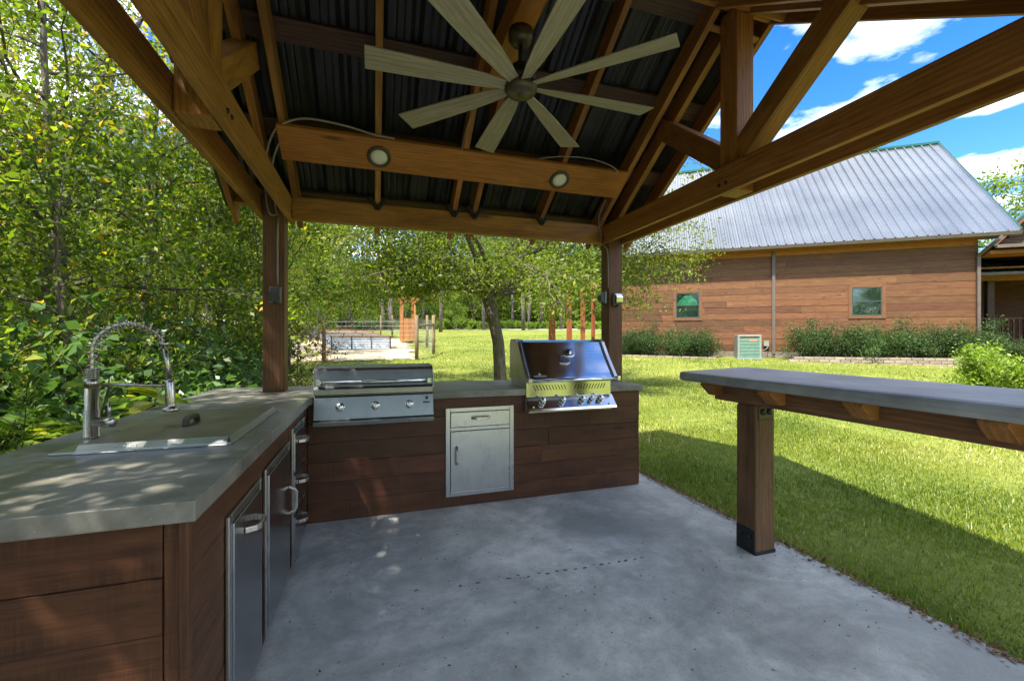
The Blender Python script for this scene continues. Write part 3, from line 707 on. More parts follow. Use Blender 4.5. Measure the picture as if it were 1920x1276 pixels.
ndir = Vector((0, -.735, .678))
for xx, r in ((1.352, .024), (1.535, .024), (1.722, .025), (1.810, .019), (1.898, .025)):
    p = Vector((xx, 3.342, .818)); b = B()
    b.lathe(p, ndir, [(r*1.15, 0), (r*1.15, .010), (r*.9, .012), (r*.9, .024), (r*1.02, .026), (r*1.02, .042), (r*.85, .050), (r*.3, .055)], 28); k = b.build('knob', 'chrome', GB)
    b = B(); b.lathe(p, ndir, [(r*.915, .0125), (r*.93, .015), (r*.93, .0235), (r*.915, .0245)], 28); b.build('knob_ring', 'blackmetal', k)
for xx in (1.262, 1.975):
    b = B(); b.lathe((xx, 3.312, .785), ndir, [(.009, 0), (.009, .006), (.004, .010)], 14); b.build('igniter_button', 'chrome', GB)
hood = []
for k in range(13):
    s = k/12; hood.append((3.368 + .245*s**1.15 + .02*math.sin(s*math.pi), 1.0 + .325*s - .0*s))
yz = hood + [(3.65, 1.344), (3.80, 1.344), (3.825, 1.31), (3.825, .994), (3.368, .994)]
hd = xprism(x0+.03, x1+.03, yz, 'hood', 'chrome', GB, .004)
prof2 = [(y-.007, z+.004) for y, z in hood] + [(3.645, 1.353), (3.805, 1.353), (3.833, 1.312), (3.833, .99), (3.36, .99)]
for xa, xb, mt in ((x0-.006, x0+.029, 'steelz'), (x1+.031, x1+.066, 'steelz')):
    xprism(xa, xb, prof2, 'hood_side', mt, hd, .004)
for xa in (x0+.029, x1+.012):
    xprism(xa, xa+.019, [(y-.004, z+.002) for y, z in hood] + [(3.645, 1.348), (3.66, 1.34)] + [(y+.02, z) for y, z in reversed(hood)], 'hood_band', 'blackmetal', hd, 0)
b = B(); b.tube([(x0+.03, 3.335, 1.000), (x1+.035, 3.335, 1.000)], .0145, 18); hb = b.build('hood_handle', 'chrome', hd)
for xx in (x0-.004, x1+.033): B().box(xx, xx+.034, 3.318, 3.37, .982, 1.022).build('handle_bracket', 'chrome', hb, .006)
gp = Vector((1.660, 3.487, 1.222)); gd = Vector((0, -.80, .60)).normalized(); su = Vector((1, 0, 0)).cross(gd) * -1
b = B(); pts = []
for k in range(24):
    a = 2*math.pi*k/24; ca, sa = math.cos(a), math.sin(a)
    pts.append(gp + Vector((1, 0, 0))*.055*math.copysign(abs(ca)**.7, ca) + su*.042*math.copysign(abs(sa)**.7, sa))
b.extrude(pts, gd*.02); gb_ = b.build('gauge_bezel', 'chrome', hd, .004)
b = B(); b.lathe(gp + gd*.0202, gd, [(.036, 0), (.036, .006), (.031, .009)], 28); b.build('gauge_dial', 'outlet', gb_)
b = B(); b.lathe(gp + gd*.0295, gd, [(.030, 0), (.028, .002)], 28); b.build('gauge_glass', 'steeldoor', gb_)
# badge with lettering on the hood
s = .075; hy = 3.368 + .245*s**1.15 + .02*math.sin(s*math.pi) - .004; hz = 1.0 + .325*s
e1 = Vector((1, 0, 0)); e2 = Vector((0, .62, .785)).normalized(); e3 = e1.cross(e2)
bo = Vector((1.345, hy - .010, hz+.006)); out = -e2.cross(e1) if (-e2.cross(e1)).y < 0 else e2.cross(e1)
pts = [(-.062, -.012), (.062, -.012), (.066, 0), (.062, .012), (.035, .013), (.018, .034), (0, .042), (-.018, .034), (-.035, .013), (-.062, .012), (-.066, 0)]
b = B(); b.extrude([bo + e1*a + e2*c for a, c in pts], out*.006); bd = b.build('badge', 'blackmetal', hd)
b = B(); b.extrude([bo + e1*a + e2*c + out*.0062 for a, c in ((-.012, .015), (.012, .015), (.007, .025), (.0, .034), (-.008, .024))], out*.001); b.build('badge_flame', 'white', bd)
cu = bpy.data.curves.new('lettering', 'FONT'); cu.body = 'NAPOLEON'; cu.size = .0215; cu.align_x = 'CENTER'; cu.align_y = 'CENTER'; cu.extrude = .0006
to = bpy.data.objects.new('tmp', cu); COL.objects.link(to); bpy.context.view_layer.update()
me = bpy.data.meshes.new_from_object(to.evaluated_get(bpy.context.evaluated_depsgraph_get())); bpy.data.objects.remove(to); me.name = 'lettering'
me.materials.clear(); me.materials.append(M['white'])
mtx = Matrix((e1, e2, out)).transposed().to_4x4(); mtx.translation = bo + out*.0072 - Vector((1.63, 3.55, .73)); me.transform(mtx)
link('lettering', me, bd)

# ---------------------------------------------------------------- bar
BA = thing('bar_counter', (2.34, 2.13, 0), 'raised bar with thick cast concrete top on a single square timber post', 'bar counter')
bt = 1.115; bp = [(2.115, .45), (2.82, .45), (3.03, 2.86), (2.13, 2.60)]
b = B(); b.extrude([(x, y, bt-.066) for x, y in bp], (0, 0, .066)); b.build('bar_top', 'bartop', BA, .022)
B().box(2.268, 2.418, .50, 2.40, .932, bt-.067).build('bar_beam', 'barwood', BA, .006)
for y in (2.36, 1.90, 1.42, .94):
    for xa, xb in ((2.266, 2.150), (2.420, 2.78)):
        b = B(); e = .07*(1 if xb > xa else -1)
        b.extrude([(xa, y-.045, bt-.067), (xb, y-.045, bt-.067), (xb, y-.045, bt-.085), (xb-e, y-.045, bt-.15), (xa, y-.045, bt-.15)], (0, .09, 0)); b.build('bracket', 'beam', BA, .004)
B().box(2.266, 2.421, 2.06, 2.208, 0, .931).build('post', 'barwood', BA, .008)
pb = B().box(2.261, 2.2655, 2.065, 2.203, .0, .150).box(2.4215, 2.426, 2.065, 2.203, .0, .150).box(2.262, 2.425, 2.056, 2.0595, .0, .022); pb = pb.build('post_base', 'blackmetal', BA)
for y in (2.10, 2.165):
    for z in (.05, .105):
        b = B(); b.lathe((2.261, y, z), (-1, 0, 0), [(.012, 0), (.012, .007), (.007, .011)], 8); b.build('bolt', 'blackmetal', pb)
hb_ = B().box(2.285, 2.402, 2.053, 2.0595, .845, .925).build('hinge_plate', 'bronze', BA, .003)
for x in (2.318, 2.370):
    b = B(); b.lathe((x, 2.053, .895), (0, -1, 0), [(.021, 0), (.021, .008), (.012, .012)], 12); b.build('bolt', 'blackmetal', hb_)
# ---------------------------------------------------------------- house
HZ = R_(-36.5); HO = Vector((14.312, 13.435, 0))
HS = thing('cabin_house', HO, 'long timber-sided house with ribbed metal roof and two small windows', 'house', rz=HZ, world=False)
U0, U1, ZB, ZE = -5.3, 7.2, .92, 4.95
B().box(U0, U1, .03, 8.4, .1, ZE).build('wall', 'darkgap', HS)
B().box(U0-.01, U1-.02, -.02, .029, .0, ZB-.01).build('foundation', 'foundation', HS)
wins = [(-2.66, -1.76, 2.28, 3.32), (3.52, 4.44, 2.27, 3.32)]
ph = .252; hr = random.Random(11); nrow = 16
def cut(spans, a, c):
    out = []
    for p, q in spans:
        if q <= a or p >= c: out.append((p, q))
        else:
            if p < a: out.append((p, a))
            if q > c: out.append((c, q))
    return out
for r in range(nrow):
    z0 = ZB + r*ph; z1 = min(z0 + ph - .006, ZE-.02)
    xs = [U0, U0 + hr.uniform(1.2, 4.0)]
    while xs[-1] < U1 - 1.5: xs.append(xs[-1] + hr.uniform(2.4, 4.6))
    xs[-1] = U1
    spans = list(zip(xs, xs[1:]))
    for (wa, wb, wc, wd) in wins:
        if z1 > wc - .1 and z0 < wd + .1 and (z0 > wc - .12 and z1 < wd + .2): spans = cut(spans, wa - .1, wb + .1)
    for a, c in spans:
        if c - a < .05: continue
        j = hr.uniform(-.004, .004)
        b = B(); b.extrude([(a+.002, -.001, z0), (a+.002, -.026+j, z0), (a+.002, -.020+j, z1), (a+.002, .012, z1)], (c-a-.004, 0, 0))
        n_ = len(b.v); b.g = [(p[0], p[2], p[1]) for p in b.v]; b.build('siding_plank', 'siding', HS)
for wi, (a, c, z0, z1) in enumerate(wins):
    tr = B(); w_ = .115
    tr.box(a-w_, a, -.05, -.005, z0-w_, z1+w_).box(c, c+w_, -.05, -.005, z0-w_, z1+w_).box(a+.0005, c-.0005, -.049, -.005, z1, z1+w_).box(a+.0005, c-.0005, -.049, -.005, z0-w_, z0)
    wn_ = tr.build('window', 'trim', HS, .004)
    fr = B(); q = .035
    fr.box(a, a+q, -.042, -.006, z0, z1).box(c-q, c, -.042, -.006, z0, z1).box(a+q, c-q, -.042, -.006, z1-q, z1).box(a+q, c-q, -.042, -.006, z0, z0+q).box(a+q, c-q, -.040, -.006, (z0+z1)/2-.02, (z0+z1)/2+.02)
    fr.build('frame', 'winframe', wn_, .003)
    zm = (z0+z1)/2
    B().box(a+q, c-q, -.030, -.028, z0+q, zm-.02).build('pane', 'glass', wn_); B().box(a+q, c-q, -.030, -.028, zm+.02, z1-q).build('pane', 'glass', wn_)
    B().box(a+q, c-q, -.012, -.007, z0+q, z1-q).build('interior', 'roomdark', wn_)
    if wi == 0:  # flat green shapes laid behind the panes
        b = B(); b.extrude([(a+q, -.02, zm+.03), (a+.12, -.02, zm+.20), (a+.35, -.02, z1-.10), (a+.55, -.02, z1-.10), (c-.12, -.02, zm+.22), (c-q, -.02, zm+.03)], (0, .006, 0)); b.build('green_shape', 'greenshape', wn_)
        b = B(); b.extrude([(a+.2, -.019, zm-.06), (a+.38, -.019, zm-.02), (c-.15, -.019, zm-.02), (c-.12, -.019, zm-.2), (a+.3, -.019, zm-.3)], (0, .005, 0)); b.build('green_shape', 'winframe', wn_)
# roof: eave overhang .6 out from the wall, rising 1.1 : 1
RUN = 4.35; yo = -.62; ZEv = 4.99
ang = math.atan(1.1); nv = (0, -math.sin(ang), math.cos(ang))
RF = B().box(U0-.5, U1+.5, yo+.02, yo+.06, ZEv-.16, ZEv-.03).build('fascia', 'gutter', HS)
B().box(U0-.5, U1+.48, yo+.062, .028, ZEv-.13, ZEv-.10).build('soffit', 'soffit', HS)
B().box(U0, U1-.02, -.06, -.002, ZEv-.32, ZEv-.132).build('frieze_board', 'soffit', HS, .004)
w_ = .9144; x = U0 - .52
hp = []
for k in range(3):
    xx = k*.3048; hp += [(xx, 0), (xx+.03, .055), (xx+.055, .055), (xx+.085, 0), (xx+.13, 0), (xx+.148, .018), (xx+.166, 0), (xx+.215, 0), (xx+.233, .018), (xx+.251, 0)]
hp += [(w_, .002), (w_+.03, .057), (w_+.055, .057), (w_+.085, .002)]
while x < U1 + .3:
    roof_panel(x, 'roof_panel', yo, ZEv-.02, yo+RUN, ZEv-.02+RUN*1.1, hp, 'roofglare', HS, nv)
    o = roof_panel(x, 'roof_panel', yo+2*RUN, ZEv-.02, yo+RUN, ZEv-.02+RUN*1.1, hp, 'roofglare', HS, (0, math.sin(ang), math.cos(ang)))
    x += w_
xe = x + .05
B().box(U0-.53, xe+.01, yo+RUN-.10, yo+RUN+.10, ZEv+RUN*1.1-.06, ZEv+RUN*1.1+.035).build('ridge_cap', 'greenmetal', HS)
b = B()
for s in (0, 1):
    p0 = (xe+.015, yo if not s else yo+2*RUN, ZEv-.0); p1 = (xe+.015, yo+RUN, ZEv+RUN*1.1)
    b.beam(p0, p1, .03, .12)
b.build('rake_trim', 'greenmetal', HS)
for uu in (U0-.02, U1+.0):
    b = B(); b.extrude([(uu, .03, ZE), (uu, yo+RUN, ZE+(yo+RUN)*1.02), (uu, 8.4, ZE)], (.02, 0, 0)); b.build('gable_wall', 'siding', HS)
g = B(); g.extrude([(U0-.52, yo-.10, ZEv-.03), (U0-.52, yo+.018, ZEv-.03), (U0-.52, yo+.018, ZEv-.15), (U0-.52, yo-.06, ZEv-.15)], (xe-U0+.53, 0, 0)); g.build('gutter', 'gutter', HS, .006)
def downspout(u, ztop, side=0):
    b = B(); w2 = .05
    b.beam((u+side, yo-.03, ztop), (u+side*.8, yo-.02, ztop-.13), .085, .07, (0, 1, 0)); b.beam((u+side*.8, yo-.02, ztop-.13), (u, -.09, ztop-.55), .085, .07, (0, 1, 0)); b.beam((u, -.085, ztop-.52), (u, -.085, .75), .095, .075, (0, 1, 0))
    b.build('downspout', 'gutter', HS, .006)
b = B(); b.beam((.93, -.075, ZEv-.15), (.93, -.075, .8), .11, .08, (0, 1, 0)); b.build('downspout', 'gutter', HS, .006)
downspout(U1-.03, ZEv-.14, .28)
b = B(); b.lathe((-3.15, -.32, ZEv-.131), (0, 0, -1), [(.10, 0), (.10, .02), (.07, .03)], 20); b.build('soffit_light', 'white', HS)
B().box(.58, .76, -.15, -.03, 1.12, 1.32).build('meter_box', 'aclight', HS, .005)

def hp_(u, v, z=0):      # house local -> world
    c, s = math.cos(HZ), math.sin(HZ); return Vector((HO.x + c*u - s*v, HO.y + s*u + c*v, z))
def hground(u, v): p = hp_(u, v); return gz(p.x, p.y)

# air conditioner
p = hp_(-.12, -.80); z = gz(p.x, p.y) - .02
AC = thing('air_conditioner', (p.x, p.y, z), 'square green-slatted air conditioner condenser on the lawn against the house wall', 'air conditioner', rz=HZ, world=False)
B().box(-.43, .43, -.43, .43, 0, .06).build('base_pad', 'aclight', AC, .01)
B().box(-.36, .36, -.36, .36, .06, .84).build('coil', 'roomdark', AC)
B().box(-.40, .40, -.40, .40, .86, .93).build('top_cover', 'aclight', AC, .02)
for sx in (-1, 1):
    for sy in (-1, 1): B().box(sx*.365-.035, sx*.365+.035, sy*.365-.035, sy*.365+.035, .06, .86).build('corner_panel', 'aclight', AC, .01)
B().box(-.402, -.364, -.329, .329, .06, .86).build('side_panel', 'aclight', AC, .005)
for k in range(14):
    zz = .10 + k*.054
    for face in (0, 1):
        b = B()
        if face == 0: b.frame((-.329, -.395, zz), (1, 0, 0), (0, -.3, -.95), (0, -.95, .3), .658, .034, .006)
        else: b.frame((.395, -.329, zz), (0, 1, 0), (.3, 0, -.95), (.95, 0, .3), .658, .034, .006)
        b.build('louvre', 'acgreen', AC)
B().box(-.02, .24, -.412, -.408, .70, .76).build('label_plate', 'acplate', AC)
for k, (pts, nm) in enumerate((([(.76, -.10, 1.15), (.62, -.3, 1.0), (.40, -.55, .95), (.32, -.6, .95)], 'dark hose looping from the wall meter box to the condenser'), ([(.7, -.16, .8), (.9, -.5, .72), (1.25, -.75, .70), (1.5, -.7, .78), (1.3, -.45, .82), (1.05, -.6, .72)], 'grey hose coiled on the ground beside the house downspout'))):
    wp = [hp_(u, v, zz) for u, v, zz in pts]; cable('garden_hose', wp, .018, nm, 'hose', 'cable')

# edging walls
def edging(name, u0, u1, v, rows, label, bl=.31):
    a = hp_(u0, v); t = thing(name, (a.x, a.y, 0), label, 'edging wall', rz=HZ, world=False)
    base = None
    n = int((u1-u0)/bl); me = None; er = random.Random(u0)
    bb = B(); bb.box(0, bl-.008, -.1, .1, 0, .092); me = bb.mesh('block', M['block'])
    for r in range(rows):
        for k in range(n + (r % 2)):
            uu = u0 + (k - .5*(r % 2))*bl
            if uu < u0 - .2: continue
            zg = hground(uu, v) - .03
            zt_ = hground((u0*.3+u1*.7) if rows > 1 else uu, v) - .03
            o = link('block', me, t, (uu-u0, er.uniform(-.008, .008) + r*.012, (zt_ if rows > 1 else zg) + r*.096), er.uniform(-.02, .02), er.uniform(.97, 1.0))
            if not o.modifiers:
                m = o.modifiers.new('bevel', 'BEVEL'); m.width = .012; m.segments = 1
    return t
edging('edging_wall', -5.3, -1.15, -1.35, 1, 'single course of tan edging blocks in front of the short hedge left of the condenser')
edging('edging_wall', 1.25, 7.35, -1.45, 3, 'three-course wall of tan edging blocks in front of the long hedge')

# porch at the far corner of the house
PO = thing('covered_porch', hp_(7.3, 0), 'covered porch with green metal roof and brown railing at the house corner', 'porch', rz=HZ, world=False)
PX = .15
B().box(PX, 6, 1.2, 8, .2, 1.25).build('deck', 'plank', PO)
B().box(PX, 6, 7.6, 7.8, 1.25, 4.6).build('back_wall', 'siding', PO)
for r in range(12):
    b = B(); b.box(PX, 6, 7.57, 7.598, 1.26+r*.27, 1.26+r*.27+.262); b.build('siding_plank', 'siding', PO)
tr = B().box(1.6, 1.75, 7.5, 7.565, 1.3, 3.4).box(2.9, 3.05, 7.5, 7.565, 1.3, 3.4).box(1.6, 3.05, 7.5, 7.565, 3.4, 3.55); d_ = tr.build('entry_door', 'trim', PO)
B().box(1.75, 2.9, 7.53, 7.56, 1.3, 3.4).build('pane', 'glass', d_); B().box(1.75, 2.9, 7.566, 7.569, 1.3, 3.4).build('interior', 'roomdark', d_)
for u in (.9, 4.6):
    B().box(u, u+.2, 1.3, 1.5, 1.25, 3.55).build('porch_post', 'purlin', PO, .008)
B().box(PX, 6, 1.28, 1.52, 3.55, 3.75).build('porch_beam', 'soffit', PO)
B().box(PX, 6, .75, 7.5, 3.92, 3.98).build('porch_ceiling', 'soffit', PO)
b = B(); b.extrude([(.0, .55, 3.75), (.0, .58, 3.72), (.0, 4.4, 4.75), (.0, 4.4, 4.80)], (6, 0, 0)); b.build('porch_roof', 'greenmetal', PO)
for k in range(20):
    b = B(); b.beam((.05+k*.3, .56, 3.775), (.05+k*.3, 4.4, 4.815), .05, .03); b.build('roof_rib', 'greenmetal', PO)
b = B(); b.box(.0, 6, .45, .56, 3.66, 3.76); b.build('gutter', 'gutter', PO, .006)
b = B(); b.extrude([(.0, -.62, 4.52), (.0, -.60, 4.49), (.0, 4.2, 5.30), (.0, 4.2, 5.36)], (6, 0, 0)); b.build('porch_roof', 'greenmetal', PO)
B().box(.0, 6, -.72, -.61, 4.42, 4.53).build('gutter', 'gutter', PO, .006)
B().box(.02, 6, -.40, .5, 4.28, 4.40).build('porch_beam', 'soffit', PO)
rl = B().box(PX, 3.2, 1.3, 1.38, 2.12, 2.18).build('top_rail', 'plank', PO, .004); B().box(PX, 3.2, 1.31, 1.37, 1.36, 1.42).build('bottom_rail', 'plank', PO)
for k in range(20):
    x = PX + .08 + k*.155
    if x < 3.1: B().box(x, x+.045, 1.315, 1.36, 1.42, 2.12).build('baluster', 'plank', PO)
B().box(1.95, 2.08, 1.27, 1.40, 1.25, 2.30).build('railing_post', 'plank', PO, .006)
# small gable beyond the porch
_g = hp_(12.2, 3.0)
GV = thing('gable_wing', _g, 'timber gable with green metal rake beside the porch roof', 'building', rz=R_(-58), world=False)
b = B(); b.extrude([(-3.2, 0, 4.4), (3.2, 0, 4.4), (3.2, 0, 4.5), (0, 0, 8.2), (-3.2, 0, 4.5)], (0, 5, 0)); b.build('wall', 'darkgap', GV)
for k in range(13):
    z0 = 4.42 + k*.28; hw = 3.2*(1 - (z0+.26-4.5)/3.7)
    if hw > .1: B().box(-hw, hw, -.03, -.002, z0, z0+.27).build('siding_plank', 'siding', GV)
for s in (-1, 1):
    b = B(); b.beam((s*3.7, 2.2, 4.05), (0, 2.2, 8.38), 5.6, .06, (0, 0, 1)); b.build('roof_slope', 'greenmetal', GV)
    b = B(); b.beam((s*3.7, -.55, 3.96), (0, -.55, 8.29), .05, .20); b.build('barge_board', 'trim', GV)
B().box(-3.1, 3.1, .1, 4.9, .3, 4.39).build('wall', 'siding', GV)

# ---------------------------------------------------------------- garden
def gp3(x, y, dz=0): return Vector((x, y, gz(x, y) + dz))
WF = thing('wire_fence', gp3(1.5, 17), 'garden fence of round wooden posts strung with pale wire', 'fence', world=True)
P = {'n': (-1.705, 16.75), 'a': (1.54, 16.32), 'b': (2.46, 18.5), 'c': (2.67, 22.56), 'd': (2.0, 27.6), 'e': (1.36, 33.6), 'f': (.6, 38.2), 'g': (-1.9, 44.5), 'h': (-4.6, 46.5), 'i': (-5.3, 17.2)}
hgt = 1.66
for k, (x, y) in P.items():
    if k == 'd': continue
    z = gz(x, y); b = B(); b.tube([(x, y, z-.1), (x+.01, y, z+.8), (x, y, z+hgt), (x, y, z+hgt+.015)], [.072, .07, .066, .05], 12); b.g = [(p[2], p[0], p[1]) for p in b.v]; b.build('post', 'fence', WF)
for k1, k2 in (('a', 'b'), ('g', 'h')):
    p, q = gp3(*P[k1], 1.28), gp3(*P[k2], 1.28); b = B(); b.tube([p, q], .05, 10); b.g = [(v[1], v[0], v[2]) for v in b.v]; b.build('brace_rail', 'fence', WF)
for k1, k2 in (('i', 'n'), ('n', 'a'), ('a', 'b'), ('b', 'c'), ('c', 'd'), ('d', 'e'), ('e', 'f'), ('f', 'g'), ('g', 'h')):
    b = B(); p, q = gp3(*P[k1]), gp3(*P[k2]); L = (q-p).length
    for j in range(9): b.tube([p + Vector((0, 0, .08+j*.17)), q + Vector((0, 0, .08+j*.17))], .0045, 4, False)
    for j in range(int(L/.3)): 
        m_ = p.lerp(q, (j+.5)*.3/L); b.tube([m_ + Vector((0, 0, .05)), m_ + Vector((0, 0, 1.45))], .003, 3, False)
    o = b.build('wire_mesh', 'wire', WF, fix=False)
def bed(xr, y, w, d, h, label):
    z = min(gz(xr, y), gz(xr-w, y)) - .02
    t = thing('raised_bed', (xr-w/2, y+d/2, z), label, 'raised bed', 'raised garden beds', rz=0)
    x0 = xr - w; zc = z
    b = B(); pts = []; n = 26
    for k in range(n+1):
        zz = z + h*k/n; pts.append((zz, .014*math.sin(k*math.pi/2*1.0)))
    for (ax, ay, ex, ey) in ((x0, y, 1, 0), (xr, y, 0, 1), (xr, y+d, -1, 0), (x0, y+d, 0, -1)):
        L = w if ex else d; nn = Vector((ey, -ex, 0)); v = []; f = []
        for zz, o_ in pts: v += [Vector((ax, ay, zz)) + nn*o_, Vector((ax+ex*L, ay+ey*L, zz)) + nn*o_]
        f = [(2*k, 2*k+1, 2*k+3, 2*k+2) for k in range(n)]; s_ = B(); s_.add(v, f); s_.build('corrugated_side', 'galv', t, fix=False)
    for k in range(4):
        x = x0 + .04 + k*(w-.08)/3; B().box(x-.025, x+.025, y-.045, y-.018, z, z+h).build('brace', 'purlin', t)
    fr = B(); e = .09
    for k, (a, c, e0, e1) in enumerate(((x0-.05, xr+.05, y-.06, y+.04), (x0-.05, xr+.05, y+d-.04, y+d+.06))): B().box(a, c, e0, e1, z+h, z+h+.045).build('cap_board', 'cedar', t, .004)
    for a in (x0-.05, xr-.05): B().box(a, a+.1, y+.041, y+d-.041, z+h, z+h+.045).build('cap_board', 'cedar', t, .004)
    B().box(x0+.02, xr-.02, y+.02, y+d-.02, z+h-.2, z+h-.06).build('soil_fill', 'soil', t)
bed(.83, 21.8, 2.75, 1.2, .70, 'corrugated raised bed with cedar cap, the one nearest the pavilion')
bed(.42, 25.6, 3.0, 1.2, .70, 'corrugated raised bed with cedar cap, second row behind the nearest bed')
bed(.0, 29.4, 3.2, 1.2, .70, 'corrugated raised bed with cedar cap, third row back in the garden')
bed(-1.3, 34.2, 3.2, 1.2, .70, 'corrugated raised bed with cedar cap, farthest row in the garden')
AB = thing('garden_arbor', gp3(2.0, 27.0), 'small new cedar arbor with slatted curved top and gate in the garden fence', 'arbor')
zb = gz(2.0, 27.0)
for dx_ in (-.36, .36):
    for dy_ in (-.85, .85):
        b = B(); b.box(2+dx_-.055, 2+dx_+.055, 27+dy_-.055, 27+dy_+.055, zb-.05, zb+2.35); b.build('post', 'cedar', AB, .006)
for dx_ in (-.36, .36): B().box(2+dx_-.03, 2+dx_+.03, 25.95, 28.05, zb+2.36, zb+2.52).build('side_beam', 'cedar', AB, .006)
for k in range(9):
    y = 26.0 + k*.25; b = B(); zz = zb+2.53
    b.beam((1.42, y, zz+.06), (2.0, y, zz+.14), .05, .11); b.beam((2.0, y, zz+.14), (2.58, y, zz+.06), .05, .11); b.build('slat', 'cedar', AB, .004)
for k in range(4): 
    x = 1.70 + k*.15; B().box(x, x+.14, 26.12, 26.155, zb+.12, zb+1.45).build('gate_board', 'cedar', AB, .004)
for dx_ in (-.36, .36):
    for k in range(4):
        y = 26.35 + k*.36; B().box(2+dx_-.012, 2+dx_+.012, y, y+.3, zb+.1, zb+1.75).build('side_board', 'cedar', AB, .004)
PG = thing('pergola', gp3(4.46, 10.3), 'row of red-stained pergola posts with a top beam behind the oak', 'pergola')
pp = []
for d_, r_ in ((11.2, 1.05), (14.0, 1.88), (17.0, 2.82), (20.0, 3.80)):
    x = .309*d_ + .951*r_; y = .951*d_ - .309*r_; pp.append((x, y)); z = gz(x, y)
    B().box(x-.07, x+.07, y-.07, y+.07, z-.1, z+2.75).build('post', 'redpost', PG, .006)
a_, c_ = Vector((*pp[0], gz(*pp[0])+2.83)), Vector((*pp[3], gz(*pp[3])+2.83)); dv = (c_-a_).normalized()
b = B(); b.beam(a_-dv*.3, c_+dv*.3, .09, .15); b.build('top_beam', 'redpost', PG, .006)
for k in range(14):
    q = a_.lerp(c_, k/13); s_ = Vector((-dv.y, dv.x, 0)).normalized(); b = B(); b.beam(q - s_*.45 + Vector((0, 0, .125)), q + s_*.45 + Vector((0, 0, .125)), .04, .10); b.build('cross_slat', 'redpost', PG)
def sheet(name, pts, mat, lift):
    v = []; n = 44; f = []; jr = random.Random(4)
    a, b_, c, d = [Vector((*p, 0)) for p in pts]
    for i in range(n+1):
        for j in range(n+1):
            q = a.lerp(b_, i/n).lerp(d.lerp(c, i/n), j/n)
            if i in (0, n) or j in (0, n): q = q + Vector((jr.uniform(-.28, .28), jr.uniform(-.28, .28), 0))
            v.append((q.x, q.y, gz(q.x, q.y) + lift))
    f = [(i*(n+1)+j, (i+1)*(n+1)+j, (i+1)*(n+1)+j+1, i*(n+1)+j+1) for i in range(n) for j in range(n)]
    s = B(); s.add(v, f); o = s.build(name, mat, fix=False); o['kind'] = 'structure'; return o
sheet('garden_path', [(-5.5, 16.9), (1.5, 16.4), (2.1, 30), (-5, 40)], 'straw', .03)
sheet('gravel_drive', [(-3, 52.5), (45, 37), (46, 41), (-3, 57)], 'gravel', .03)
# ---------------------------------------------------------------- vegetation
def leaf_cloud(c, size, r, up=.35, fold=.12, aspect=.5, lv=None, dirs=None):
    n = len(c); d = r.normal(size=(n, 3)) if dirs is None else dirs + r.normal(size=(n, 3))*.5
    d[:, 2] -= .25; d /= np.linalg.norm(d, axis=1)[:, None]
    nn = r.normal(size=(n, 3)); nn[:, 2] += up*3; s = np.cross(d, nn); s /= np.linalg.norm(s, axis=1)[:, None] + 1e-9
    u = np.cross(s, d); L = (size*r.uniform(.6, 1.3, n))[:, None]; w = L*aspect*.5
    v = np.empty((n, 4, 3)); v[:, 0] = c; v[:, 1] = c + d*L*.5 + s*w + u*L*fold; v[:, 2] = c + d*L; v[:, 3] = c + d*L*.5 - s*w + u*L*fold
    f = np.arange(4*n).reshape(n, 4)
    if lv is None: lv = np.clip(r.normal(.42, .24, n), 0, 1)
    return v.reshape(-1, 3), f, np.repeat(lv, 4)
def wander(p, d, L, n, r, jit=.25, grav=0.):
    pts = [np.array(p, float)]; d = np.array(d, float); d /= np.linalg.norm(d)
    for _ in range(n):
        d = d + r.normal(size=3)*jit; d[2] += grav; d /= np.linalg.norm(d); pts.append(pts[-1] + d*L/n)
    return pts
